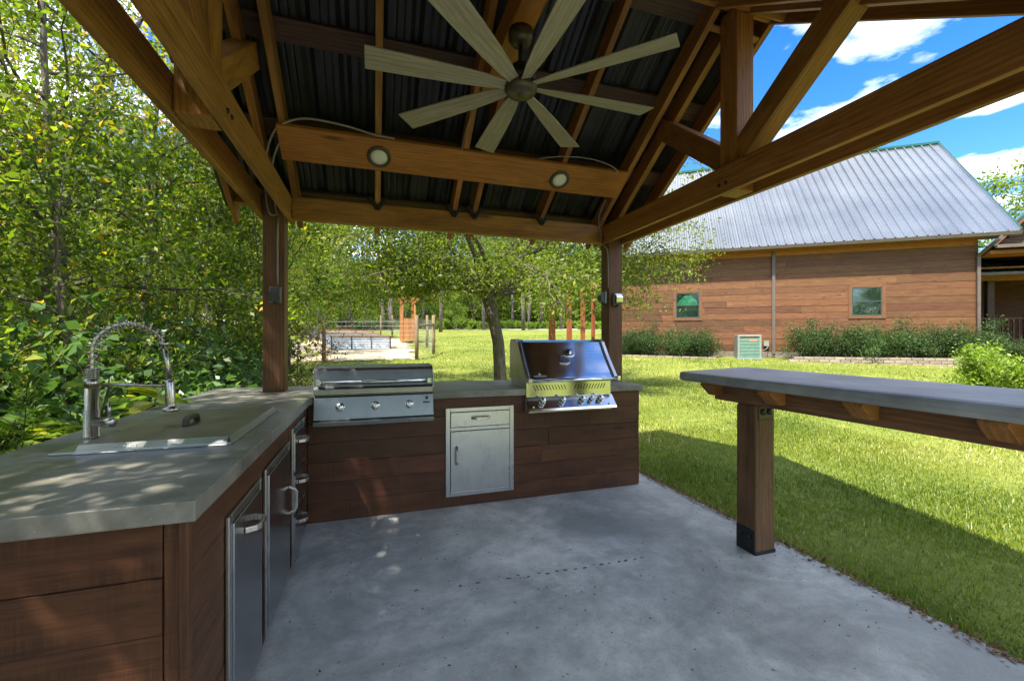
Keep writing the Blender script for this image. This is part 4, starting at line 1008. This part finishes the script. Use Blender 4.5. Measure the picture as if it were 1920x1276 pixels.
def gen_tree(seed, H, r0, start, nl, ll, nleaf, lsize, grav=-.02, spread=.22, lean=.05, trunk_n=9, updir=.55, sub=5, forks=None, aspect=.5, crownmat='leafwood', bark='bark', yel=0., top=True):
    r = np.random.default_rng(seed); b = B(); tips = []
    tr = wander((0, 0, -.15), (r.normal()*lean, r.normal()*lean, 1), H, trunk_n, r, .07 if forks is None else .03)
    rad = [r0*(1 - .85*(i/trunk_n)**.9) for i in range(trunk_n+1)]; rad[0] *= 1.25
    if not top: tr = tr[:max(3, int(trunk_n*start)+1)]; rad = [r0*(1.2 if i == 0 else 1-.12*i/len(tr)) for i in range(len(tr))]
    b.tube(tr, rad, 10)
    for k in range(nl):
        if top: f = start + (1-start)*((k+.5)/nl)**.9; i = min(int(f*trunk_n), trunk_n-1); q = f*trunk_n - i; p = tr[i]*(1-q) + tr[i+1]*q; rl = rad[i]*.55
        else: p = tr[-1] - np.array([0, 0, .28*(k/nl)]); f = .3; rl = r0*.55
        az = k*2.4 + r.uniform(-.4, .4); le = ll*(1.15 - .6*f if top else r.uniform(.85, 1.15)); dz = updir*r.uniform(.5, 1.4)
        limb = wander(p, (math.cos(az), math.sin(az), dz), le, 6, r, .2, grav)
        b.tube(limb, [max(.008, rl*(1-.8*j/6)) for j in range(7)], 6, False)
        for m in range(sub):
            j = r.integers(1, 7); q = limb[j]; a2 = r.normal(size=3); a2[2] = abs(a2[2])*.4 - .05; dd = (limb[j]-limb[j-1]); dd = dd/np.linalg.norm(dd) + a2*.8
            tw = wander(q, dd, le*r.uniform(.28, .55), 4, r, .25, grav*2); b.tube(tw, [max(.004, rl*.28*(1-.7*x/4)) for x in range(5)], 4, False)
            for x in range(1, 5): tips.append(tw[x])
            for _ in range(2):
                t2 = wander(tw[r.integers(1, 5)], dd + r.normal(size=3)*.9, le*r.uniform(.15, .3), 3, r, .3, grav*3); b.tube(t2, .004, 3, False)
                tips += t2[1:]
        tips += limb[4:]
    tips = np.array(tips); idx = r.integers(0, len(tips), nleaf)
    tone = np.repeat(r.normal(0, .2, len(tips)//8 + 1), 8)[:len(tips)]
    c = tips[idx] + r.normal(size=(nleaf, 3))*spread*np.array([1, 1, .7])
    lv = np.clip(r.normal(.42 + yel, .2, nleaf) + tone[idx], 0, 1)
    v, f, lv = leaf_cloud(c, lsize, r, lv=lv, aspect=aspect)
    return b.mesh('trunk', M[bark]), np_mesh('crown', v, f, crownmat, lv)
def plant(name, protos, x, y, label, cat, group=None, s=1., rz=None, dz=0, parts=('trunk', 'crown'), sz=None):
    me = protos; o = bpy.data.objects.new(name, None); COL.objects.link(o); o.empty_display_size = .1
    o.location = (x, y, gz(x, y) + dz); o.rotation_euler = (0, 0, rng.uniform(0, 6.28) if rz is None else rz); o.scale = (s, s, s if sz is None else sz)
    for n_, m_ in zip(parts, me): link(n_, m_, o)
    return tag(o, label, cat, group)

# shrubs: ball-ish outline of twigs and leaves
def gen_shrub(seed, rx, ry, h, nleaf, lsize, mat, aspect=.5, lowcut=.0, yel=0., nst=14):
    r = np.random.default_rng(seed); b = B(); tips = []
    for k in range(nst):
        a = r.uniform(0, 6.28); q = r.uniform(.15, .95); end = np.array([math.cos(a)*rx*q, math.sin(a)*ry*q, h*math.sqrt(max(.12, 1-q*q*.75))*r.uniform(.7, 1.05)])
        st = wander(np.array([end[0]*.15, end[1]*.15, -.05]), end, np.linalg.norm(end), 5, r, .13); b.tube(st, [.012*(1-.7*j/5) for j in range(6)], 4, False); tips += st[1:]
        for m in range(4):
            t2 = wander(st[r.integers(2, 6)], end/np.linalg.norm(end) + r.normal(size=3)*.8, h*r.uniform(.2, .4), 3, r, .3); b.tube(t2, .004, 3, False); tips += t2[1:]
    tips = np.array(tips); n = nleaf; idx = r.integers(0, len(tips), n); c = tips[idx] + r.normal(size=(n, 3))*.09*max(.6, h); c[:, 2] = np.maximum(c[:, 2], .02)
    tone = r.normal(0, .12, len(tips)); v, f, lv = leaf_cloud(c, lsize, r, lv=np.clip(r.normal(.42+yel, .2, n) + tone[idx], 0, 1), aspect=aspect)
    return b.mesh('stems', M['bark']), np_mesh('foliage', v, f, mat, lv)
SP = ('stems', 'foliage')
wood_p = [gen_tree(11, 8.2, .085, .22, 19, 2.4, 6800, .09, yel=.12, spread=.12), gen_tree(12, 9.0, .07, .28, 20, 2.0, 6500, .085, yel=.22, spread=.12),
          gen_tree(13, 7.4, .06, .15, 18, 2.1, 6500, .09, yel=.10, spread=.12), gen_tree(14, 8.6, .10, .3, 18, 2.7, 7200, .09, yel=.16, spread=.12)]
sap_p = [gen_tree(21, 4.6, .03, .12, 14, 1.25, 5200, .085, yel=.04, spread=.16), gen_tree(22, 3.6, .025, .08, 13, 1.1, 4200, .08, spread=.16)]
far_p = [gen_tree(31, 9.5, .14, .12, 20, 3.2, 9500, .20, spread=.42, crownmat='leaffar', yel=.06), gen_tree(32, 8.5, .12, .10, 18, 3.0, 9000, .20, spread=.42, crownmat='leaffar', yel=.0)]
# woods beside the counter
pos = []
pr_ = np.random.default_rng(5)
def okpos(x, y, md):
    return all((x-a)**2 + (y-b_)**2 > md*md for a, b_ in pos)
fixed = [(-3.3, 6.4), (-3.9, 9.0), (-2.95, 10.6), (-5.2, 8.2), (-4.5, 12.2), (-6.3, 10.8), (-3.7, 14.8), (-6.6, 14.6), (-8.6, 13.2), (-5.4, 17.8), (-4.3, -.6), (-3.0, -1.3), (-2.2, -2.6), (-4.6, -3.2), (-3.5, .9)]
for x, y in fixed: pos.append((x, y))
for _ in range(900):
    y = pr_.uniform(-6, 48); x = -3.4 - pr_.uniform(0, 1)**1.3*15 - .10*max(0, y-14)
    if y > 1.5*abs(x) - 2.5 and okpos(x, y, 2.0 if y < 20 else 2.6) and len(pos) < 46: pos.append((x, y))
for i, (x, y) in enumerate(pos):
    nearw = y < 8
    plant('woodland_tree', wood_p[i % 4], x, y, 'slender broadleaf tree with small yellow-green leaves in the woods beyond the sink counter', 'tree', 'trees of the wood beside the patio', s=pr_.uniform(.82, 1.08)*(1. if y > 4 or x > -5 else .95))
plant('added_shade_tree', gen_tree(15, 8.6, .09, .3, 22, 2.3, 24000, .09, yel=.08, spread=.2), -2.85, .2, 'densely leaved unseen tree added to shade the slab by the sink counter', 'tree', rz=1.)  # out of view, added to block sun from the slab
for (x, y, k, s) in [(-2.5, 5.2, 0, .9), (-2.9, 7.6, 1, 1.), (-2.3, 9.0, 0, 1.0), (-3.4, 4.4, 1, 1.), (-2.7, 12.5, 0, 1.), (-4.2, 7.1, 0, .9), (-3.0, 3.0, 1, .9), (-4.6, 10.4, 1, 1.1), (-2.6, 15.2, 1, 1.1), (-5.0, 6.6, 0, 1.1), (-2.9, 18.5, 0, 1.1)]:
    plant('sapling', sap_p[k], x, y, 'thin young sapling with loose leafy twigs at the edge of the woods', 'sapling', 'saplings at the wood edge', s=s)
# thin tree in front of the garden, russet shrub at its foot
plant('garden_edge_tree', gen_tree(41, 5.6, .05, .34, 15, 1.6, 6500, .08, yel=.12, spread=.18), -1.55, 9.4, 'thin tree with yellowing leaves standing in front of the garden fence', 'tree', rz=.4)
plant('russet_shrub', gen_tree(42, 1.5, .015, .05, 12, .75, 1400, .06, crownmat='leafred', spread=.12), -1.25, 8.2, 'small twiggy shrub with russet leaves behind the low grill', 'shrub')
# oak
def make_oak():
    r = np.random.default_rng(77); b = B(); tips = []
    tr = [np.array(p) for p in ((.05, 0, -.25), (.0, 0, .1), (-.02, 0, .6), (-.05, 0, 1.1), (-.14, 0, 1.55), (-.26, .0, 2.05), (-.33, .02, 2.3))]
    b.tube(tr, [.20, .145, .128, .122, .12, .135, .115], 14)
    ends = tr[-1]
    def trunc(pts):
        out = [q for k, q in enumerate(pts) if k < 2 or q[2] > (1.95 if q[0] < .3 else 1.5)]
        return out
    limbs = [(180, .65, 3.0), (150, .35, 2.9), (215, .5, 2.8), (110, .8, 2.9), (75, .75, 2.8), (25, .42, 3.4), (-5, .30, 3.5), (-50, .45, 2.9), (-90, .55, 2.6), (250, .7, 2.7), (40, 1.4, 2.8), (140, 1.6, 2.8), (-30, 1.3, 2.8), (0, 2.6, 2.8), (200, .05, 2.6), (165, .0, 2.5), (15, .02, 2.9), (-20, .0, 3.0), (-70, .1, 2.6), (60, .1, 2.7), (235, .15, 2.5), (-110, .2, 2.5)]
    for az, up, le in limbs:
        a = R_(az + r.uniform(-8, 8)); p = ends + np.array([math.cos(a)*.04, math.sin(a)*.04, r.uniform(-.28, .02)])
        limb = wander(p, (math.cos(a), math.sin(a), up*.8 + .2), le*1.2, 9, r, .13, -.045 if up > .3 else -.012)
        limb = trunc(limb)
        b.tube(limb, [max(.006, (.075 if up > .3 else .045)*(1-.95*(j/9)**.8)) for j in range(len(limb))], 8, False)
        for m in range(13):
            j = int(r.integers(min(3, len(limb)-1), len(limb))); dd = limb[j]-limb[j-1]; dd = dd/np.linalg.norm(dd) + r.normal(size=3)*np.array([.8, .8, .5])
            tw = trunc(wander(limb[j], dd, le*r.uniform(.26, .46), 5, r, .22, -.13)); b.tube(tw, [max(.004, .016*(1-.8*x/5)) for x in range(len(tw))], 4, False); tips += tw[1:]
            for _ in range(2):
                t2 = trunc(wander(tw[r.integers(1, len(tw))], dd + r.normal(size=3)*.8, le*r.uniform(.12, .24), 3, r, .3, -.14)); b.tube(t2, .004, 3, False); tips += t2[1:]
    tips = np.array(tips); n = 72000; idx = r.integers(0, len(tips), n); tone = r.normal(0, .13, len(tips))
    c = tips[idx] + r.normal(size=(n, 3))*np.array([.17, .17, .13])
    keep = c[:, 2] > np.where(c[:, 0] < .3, 1.95 + .12*np.sin(c[:, 0]*5), 1.45); c = c[keep]; idx = idx[keep]; n = len(c)
    v, f, lv = leaf_cloud(c, .072, r, lv=np.clip(r.normal(.48, .2, n) + tone[idx], 0, 1), aspect=.42)
    return b.mesh('trunk', M['bark']), np_mesh('crown', v, f, 'leafoak', lv)
plant('oak_tree', make_oak(), 2.50, 8.45, 'spreading oak with leaning trunk and drooping yellow-green crown behind the grills', 'tree', rz=R_(-18))
# pines and broadleaf trees beyond the lawn
def pine(seed, H):
    r = np.random.default_rng(seed); b = B()
    tr = wander((0, 0, -.2), (r.normal()*.015, r.normal()*.015, 1), H, 8, r, .012); b.tube(tr, [.21*(1-.65*i/8) for i in range(9)], 9); tips = []
    for k in range(16):
        f = .66 + .33*k/16; i = min(int(f*8), 7); q = f*8-i; p = tr[i]*(1-q) + tr[i+1]*q; az = k*2.4
        lb = wander(p, (math.cos(az), math.sin(az), .3), 2.6*(1.25-f)+.6, 4, r, .2); b.tube(lb, [.04*(1-.7*j/4) for j in range(5)], 4, False); tips += lb[2:]
    tips = np.array(tips); n = 1500; c = tips[r.integers(0, len(tips), n)] + r.normal(size=(n, 3))*.4
    v, f, lv = leaf_cloud(c, .5, r, aspect=.22); return b.mesh('trunk', M['pinebark']), np_mesh('crown', v, f, 'needle', lv)
pine_p = [pine(61, 21), pine(62, 23), pine(63, 19)]
pp_ = []
for _ in range(600):
    d_ = pr_.uniform(43, 84); lat = pr_.uniform(-.62, .26)*d_; x = .309*d_ + .951*lat; y = .951*d_ - .309*lat
    if all((x-a)**2 + (y-b_)**2 > 6.2 for a, b_ in pp_) and len(pp_) < 68: pp_.append((x, y))
for i, (x, y) in enumerate(pp_):
    plant('pine_tree', pine_p[i % 3], x, y, 'tall bare-trunked pine beyond the lawn', 'tree', 'pines beyond the lawn', s=pr_.uniform(.8, 1.25), sz=1.)
fp_ = []
for _ in range(600):
    d_ = pr_.uniform(60, 96); lat = pr_.uniform(-.75, .35)*d_; x = .309*d_ + .951*lat; y = .951*d_ - .309*lat
    if all((x-a)**2 + (y-b_)**2 > 16 for a, b_ in fp_) and len(fp_) < 60: fp_.append((x, y))
for i, (x, y) in enumerate(fp_):
    plant('forest_tree', far_p[i % 2], x, y, 'leafy green tree in the forest behind the pines', 'tree', 'forest trees behind the pines', s=pr_.uniform(.9, 1.5))
thick_p = [gen_shrub(131+k, 2.6, 2.2, 4.2, 5200, .26, 'leaffar', .55, nst=24) for k in range(2)]
for k in range(44):
    d_ = pr_.uniform(60, 80); lat = (-.62 + .92*k/43)*d_; x = .309*d_ + .951*lat; y = .951*d_ - .309*lat
    plant('forest_thicket', thick_p[k % 2], x, y, 'tall leafy thicket among the pine trunks beyond the drive', 'thicket', 'thickets among the pines', s=pr_.uniform(.8, 1.3), parts=SP)
for (x, y, s) in [(-3.5, 31, .9), (-7, 36, 1.1), (-6, 43, 1.1), (-2.5, 49, .9), (3.5, 51, .75), (9, 49.5, .6), (-9.5, 29, 1.1), (-8, 48, 1.2)]:
    plant('wood_edge_tree', far_p[int(x*3) % 2], x, y, 'full leafy tree at the wood edge beyond the raised beds', 'tree', 'leafy trees beyond the raised beds', s=s)
for k in range(46):
    x = -15 - pr_.uniform(0, 1)*26; y = -8 + k*1.35 + pr_.uniform(-1, 1)
    plant('forest_tree', far_p[k % 2], x, y, 'leafy tree deep in the woods past the slender trees', 'tree', 'trees deep in the woods', s=pr_.uniform(.85, 1.2))
# trees behind the house and unseen ones added round the clearing for reflections
for (u, v, s) in [(20.5, 20, 1.25), (24, 15, 1.15)]:
    p = hp_(u, v); plant('yard_tree', far_p[int(u) % 2], p.x, p.y, 'leafy tree rising behind the house roof', 'tree', 'trees behind the house', s=s)
for k in range(26):
    a = R_(-172 + k*6.2); rr_ = pr_.uniform(26, 34); x, y = 2 + math.cos(a)*rr_, -2 + math.sin(a)*rr_
    plant('added_clearing_tree', far_p[k % 2], x, y, 'leafy tree added out of view opposite the woods for reflections', 'tree', 'unseen trees added round the clearing', s=pr_.uniform(.75, 1.05))

hedge_p = [gen_shrub(71+k, .82, .65, 1.22, 8500, .058, 'leafhedge', .55, nst=22) for k in range(3)]
for i, u in enumerate((-4.75, -3.75, -2.75, -1.75)):
    p = hp_(u, -.72); plant('hedge_shrub', hedge_p[i % 3], p.x, p.y, 'clipped dark green shrub in the short hedge under the left-hand house window', 'shrub', 'short hedge under the draped window', s=.9, parts=SP)
for i, u in enumerate((1.9, 2.75, 3.6, 4.45, 5.3, 6.1, 6.9)):
    p = hp_(u, -.78); plant('hedge_shrub', hedge_p[(i+1) % 3], p.x, p.y, 'clipped dark green shrub in the long hedge behind the block edging wall', 'shrub', 'long hedge behind the edging wall', s=.92, parts=SP, dz=.12)
for o in bpy.data.objects:
    if o.get('group') == 'short hedge under the draped window': o['label'] = 'dark green shrub in the short hedge under the window with the green shape'
for i, (u, v) in enumerate(((7.9, -.7), (8.8, -.5), (9.8, -.3))):
    p = hp_(u, v); plant('porch_shrub', hedge_p[i % 3], p.x, p.y, 'loose green shrub growing below the porch railing', 'shrub', 'shrubs below the porch railing', s=.7, parts=SP)
bush_p = gen_shrub(81, 1.0, .8, .85, 5200, .075, 'leafbright', .5, yel=.1)
for (x, y, s) in ((12.5, 5.6, 1.0), (13.6, 4.7, 1.05), (12.0, 4.3, .8)):
    plant('azalea_bush', bush_p, x, y, 'low bright yellow-green bush on the lawn beyond the bar top', 'bush', 'bright bushes beyond the bar', s=s, parts=SP)
und_p = [gen_shrub(91, .75, .7, 1.25, 1500, .12, 'leafshrub', .62), gen_shrub(92, .65, .65, 1.0, 1300, .11, 'leafshrub', .62), gen_shrub(93, .8, .7, 1.5, 1700, .13, 'leafshrub', .6)]
ur = np.random.default_rng(9); up_ = []
for (x, y, k, s) in [(-2.0, 5.0, 1, 1.), (-2.3, 6.0, 0, 1.), (-1.9, 6.9, 1, .9), (-2.7, 4.6, 2, .95), (-2.9, 5.6, 0, 1.1), (-2.2, 7.9, 0, 1.), (-3.2, 6.8, 2, 1.), (-1.7, 5.6, 1, .75)]:
    up_.append((x, y)); plant('understory_shrub', und_p[k], x, y, 'broad-leaved grey-green shrub massed behind the sink counter', 'shrub', 'broad-leaved shrubs behind the counter', s=s, parts=SP)
for _ in range(500):
    y = ur.uniform(.5, 24); x = -2.6 - ur.uniform(0, 1)**1.4*9 - .05*max(0, y-6)
    if all((x-a)**2 + (y-b_)**2 > 1.2 for a, b_ in up_) and len(up_) < 62:
        up_.append((x, y)); plant('wood_floor_shrub', und_p[len(up_) % 3], x, y, 'green shrub growing on the shaded wood floor', 'shrub', 'shrubs on the wood floor', s=ur.uniform(.7, 1.2), parts=SP)
cover_p = [gen_shrub(101+k, 1.5, 1.2, .9, 2000, .22, 'leafbright', .6) for k in range(2)]
for k in range(30):
    d_ = pr_.uniform(50, 55) + (k % 2)*3; lat = (-.34 + .56*k/29)*d_; x = .309*d_ + .951*lat; y = .951*d_ - .309*lat
    plant('field_edge_bush', cover_p[k % 2], x, y, 'low pale green bush along the far edge of the lawn', 'bush', 'low bushes along the far lawn edge', s=pr_.uniform(.8, 1.3), parts=SP)

# big-leaved plants by the counter
def big_leaf_mesh(leaves, mat, lvs):      # leaves: (base, dir, up, L, W)
    V = []; F = []; LV = []
    for (p, d, u, L, Wd), l_ in zip(leaves, lvs):
        p = Vector(p); d = Vector(d).normalized(); s = d.cross(Vector(u)).normalized(); n_ = s.cross(d); o = len(V)
        prof_ = [(0., .0), (.12, .55), (.32, 1.), (.58, .86), (.82, .42), (1., 0.)]
        for t_, w in prof_:
            c = p + d*L*t_ - n_*(L*.22*t_*t_)
            e = n_*(Wd*.5*w*.28); wob = 1 + .12*math.sin(t_*17 + o)
            V += [c - s*Wd*.5*w*wob + e, c, c + s*Wd*.5*w*wob + e]
        for k in range(5): F += [(o+3*k, o+3*k+3, o+3*k+4, o+3*k+1), (o+3*k+1, o+3*k+4, o+3*k+5, o+3*k+2)]
        LV += [l_]*18
    me = np_mesh('foliage', np.array([tuple(v) for v in V]), np.array(F), mat, np.array(LV)); me.polygons.foreach_set('use_smooth', np.ones(len(F), dtype=bool)); return me
def leafy_plant(seed, h, nst, npl, L, spread=.3, tone=.45, lean=.35, mat='leafbig'):
    r = np.random.default_rng(seed); b = B(); lv = []; lvs = []
    for k in range(nst):
        a = r.uniform(0, 6.28); st = wander((r.normal()*.05, r.normal()*.05, -.05), (math.cos(a)*lean, math.sin(a)*lean, 1), h*r.uniform(.7, 1.05), 7, r, .09); b.tube(st, [.009*(1-.6*j/7) for j in range(8)], 5, False)
        for m in range(npl):
            j = r.uniform(2, 7); i = min(int(j), 6); q = st[i]*(1-(j-i)) + st[i+1]*(j-i); az = m*2.4 + r.uniform(-.5, .5); dz = r.uniform(-.25, .35); ll = L*r.uniform(.6, 1.15)
            d = np.array([math.cos(az), math.sin(az), dz]); pe = q + d*.07*r.uniform(.6, 1.6)
            b.tube([q, pe], .003, 3, False); lv.append((pe, d, (r.normal()*.25, r.normal()*.25, 1), ll, ll*r.uniform(.55, .78))); lvs.append(float(np.clip(r.normal(tone + .25*(j-4.5)/2.5, .18), 0, 1)))
    return b.mesh('stems', M['bark']), big_leaf_mesh(lv, mat, lvs)
big_p = [leafy_plant(111, 1.4, 5, 15, .235, tone=.68), leafy_plant(112, 1.15, 5, 15, .21, tone=.66), leafy_plant(113, .8, 5, 11, .20, tone=.6), leafy_plant(114, 1.2, 5, 16, .17, tone=.3, mat='leafshrub')]
for (x, y, k, s) in [(-1.85, 3.62, 0, 1.0), (-1.66, 3.72, 1, .95), (-1.72, 3.40, 2, .9), (-2.15, 3.95, 1, 1.0), (-1.62, 3.25, 2, .8), (-1.75, 2.75, 2, .9), (-1.95, 3.1, 2, 1.0), (-2.4, 3.5, 0, .95), (-1.78, 4.2, 2, .8), (-2.05, 2.55, 1, .8), (-1.65, 2.2, 2, .7)]:
    plant('broadleaf_plant', big_p[k], x, y, 'tall plant with large soft yellow-green leaves right behind the faucet', 'plant', 'large-leaved plants behind the faucet', s=s, parts=SP)
for (x, y, k, s) in [(-1.75, 4.9, 3, 1.05), (-1.95, 5.3, 3, 1.1), (-1.6, 4.6, 3, .8), (-1.55, 5.9, 3, .9), (-2.2, 4.7, 3, 1.15), (-1.62, 4.5, 3, .6)]:
    plant('pale_leaf_plant', big_p[3], x, y, 'plant with pale grey-green pointed leaves behind the counter corner', 'plant', 'pale-leaved plants behind the counter corner', s=s, parts=SP)
def feather(seed):
    r = np.random.default_rng(seed); b = B(); C = []; D = []
    for k in range(9):
        a = r.uniform(0, 6.28); st = wander((0, 0, -.05), (math.cos(a)*.3, math.sin(a)*.3, 1), r.uniform(.8, 1.35), 9, r, .06); b.tube(st, [.006*(1-.6*j/9) for j in range(10)], 4, False)
        for j in range(3, 10):
            for m in range(46):
                az = r.uniform(0, 6.28); rr_ = .14*(1.2 - j/10)*r.uniform(.2, 1.2); C.append(st[j] + np.array([math.cos(az)*rr_, math.sin(az)*rr_, r.uniform(-.08, .08)])); D.append((math.cos(az), math.sin(az), 1.2))
    C = np.array(C); v, f, lv = leaf_cloud(C, .075, r, dirs=np.array(D, float), aspect=.11, lv=np.clip(r.normal(.6, .15, len(C)), 0, 1)); return b.mesh('stems', M['leafbig']), np_mesh('foliage', v, f, 'leafbright', lv)
ft = feather(121)
plant('feathery_weed', ft, -1.98, 3.05, 'bright green feathery weed beside the sink counter', 'plant', None, s=.95, parts=SP)
def tuft_mesh(seed):
    r = np.random.default_rng(seed); n = 160; a = r.uniform(0, 6.28, n); d = np.stack([np.cos(a)*.6, np.sin(a)*.6, np.full(n, 1.3)], -1); c = np.stack([r.normal(0, .12, n), r.normal(0, .12, n), np.zeros(n)], -1)
    v, f, lv = leaf_cloud(c, .5, r, dirs=d, aspect=.045, lv=np.clip(r.normal(.55, .25, n), 0, 1)); return np_mesh('long_grass', v, f, 'grassblade', lv)
tm = tuft_mesh(5)
for k in range(16):
    x, y = ur.uniform(-2.3, -1.5), ur.uniform(1.6, 5.2); o = link('grass_tuft', tm, None, (x, y, gz(x, y)), ur.uniform(0, 6), ur.uniform(.6, 1.1)); tag(o, 'tuft of long arching grass between the counter and the woods', 'grass tuft', 'long grass tufts beside the counter')

# lawn grass and leaf litter
def lawn():
    r = np.random.default_rng(3); P_ = []
    def smp(n, x0, x1, y0, y1):
        x = r.uniform(x0, x1, n); y = r.uniform(y0, y1, n); return x, y
    XS = []; YS = []; SS = []
    for n, x0, x1, y0, y1, s in ((150000, 2.5, 6.5, .2, 5.2, 1.0), (120000, 2.5, 11, .5, 9.5, 1.35), (30000, -1.6, 2.6, 4.3, 9, 1.35), (90000, -2, 19, 3, 20, 2.2), (50000, -3, 26, 12, 34, 3.4)):
        x, y = smp(n, x0, x1, y0, y1)
        den = np.sin(x*3.1 + np.sin(y*2.3)*1.3)*np.sin(y*3.7 + x) ; k = r.uniform(size=n) < .75 + .3*den
        k &= ~((x > -1.47) & (x < 2.585 + .012*np.sin(y*9) - .0) & (y < 4.37)); k &= wood_mask(x, y) < .5
        k &= ~((x < 2.1) & (x > -5.5) & (y > 16.9) & (y < 40))
        hu, hv = (x-HO.x)*math.cos(HZ) + (y-HO.y)*math.sin(HZ), -(x-HO.x)*math.sin(HZ) + (y-HO.y)*math.cos(HZ)
        k &= ~((hv > -1.3) & (hu > -5.5))
        XS.append(x[k]); YS.append(y[k]); SS.append(np.full(k.sum(), s))
    x = np.concatenate(XS); y = np.concatenate(YS); s = np.concatenate(SS); n = len(x); z = ground_z(x, y) - .01
    a = r.uniform(0, 2*math.pi, n); tilt = r.uniform(.2, 1.1, n); h = r.uniform(.028, .062, n)*s**.55; w = .0042*s
    c = np.stack([x, y, z], -1); side = np.stack([np.cos(a+1.57), np.sin(a+1.57), np.zeros(n)], -1); lean = np.stack([np.cos(a)*np.sin(tilt), np.sin(a)*np.sin(tilt), np.cos(tilt)], -1)
    v = np.empty((n, 3, 3)); v[:, 0] = c - side*w[:, None]; v[:, 1] = c + side*w[:, None]; v[:, 2] = c + lean*h[:, None]
    patch = .16*np.sin(x*.9 + 1.3*np.sin(y*.7)) + .12*np.sin(y*1.9 + x*1.3)
    lv = np.clip(r.normal(.52, .23, n) + patch*1.2, 0, 1)
    o = link('lawn_grass', np_mesh('lawn_grass', v.reshape(-1, 3), np.arange(3*n).reshape(n, 3), 'grassblade', np.repeat(lv, 3))); o['kind'] = 'stuff'
    tag(o, 'short sunlit lawn grass around the patio and house', 'grass')
    n = 9000; x = r.uniform(-9, -1.5, n)+.0; y = r.uniform(.8, 16, n); k = wood_mask(x, y) > .3; x = x[k]; y = y[k]; c = np.stack([x, y, ground_z(x, y) + .012], -1)
    v, f, lv = leaf_cloud(c, .09, r, up=2.5, aspect=.6); o = link('leaf_litter', np_mesh('leaf_litter', v, f, 'litter', lv)); o['kind'] = 'stuff'; tag(o, 'dry brown fallen leaves on the wood floor', 'leaf litter')
    n = 420; x = r.uniform(-.4, 2.55, n); y = r.uniform(.6, 3.4, n); e = r.uniform(size=n); x = np.where(e < .35, 2.56 - np.abs(r.normal(0, .05, n)), x); c = np.stack([x, y, np.full(n, .004)], -1)
    v, f, lv = leaf_cloud(c, .016, r, up=6, aspect=.5); v[:, 2] = np.clip(v[:, 2], .0015, .01); o = link('leaf_crumbs', np_mesh('leaf_crumbs', v, f, 'litter', lv*.4)); o['kind'] = 'stuff'; tag(o, 'tiny dry leaf crumbs scattered on the patio concrete', 'debris')
    n = 2600; y = r.uniform(-.5, 4.3, n); x = 2.585 + r.normal(0, .03, n); c = np.stack([x, y, np.where(x < 2.58, .004, ground_z(x, y) + .014)], -1)
    v, f, lv = leaf_cloud(c, .034, r, up=3, aspect=.35); v[:, 2] = np.maximum(v[:, 2], np.where(v[:, 0] < 2.58, .0025, -.05)); o = link('edge_thatch', np_mesh('edge_thatch', v, f, 'litter', lv)); o['kind'] = 'stuff'; tag(o, 'dry brown thatch along the edge of the slab', 'thatch')
lawn()
def joint_marks():
    r = np.random.default_rng(8); b = B()
    for k in range(27):
        x = .10 + k*.057 + r.normal()*.006; y = 2.33 - .003*k + r.normal()*.008; a = r.uniform(-.5, .5); w, h = r.uniform(.010, .019), r.uniform(.006, .010)
        if r.uniform() < (.55 if k < 12 else .15): continue
        ca, sa = math.cos(a), math.sin(a)
        b.add([(x + (ca*p - sa*q), y + (sa*p + ca*q), .0012) for p, q in ((-w, -h*.5), (-w*.3, -h), (w, -h*.6), (w*.8, h*.7), (0, h), (-w*.8, h*.6))], [(0, 1, 2, 3, 4, 5)])
    o = b.build('drip_marks', 'pit', None, fix=False); o['kind'] = 'stuff'; tag(o, 'dotted row of small worn pits across the patio concrete', 'marks')
joint_marks()
for o in bpy.data.objects:
    if '_o' in o: del o['_o']
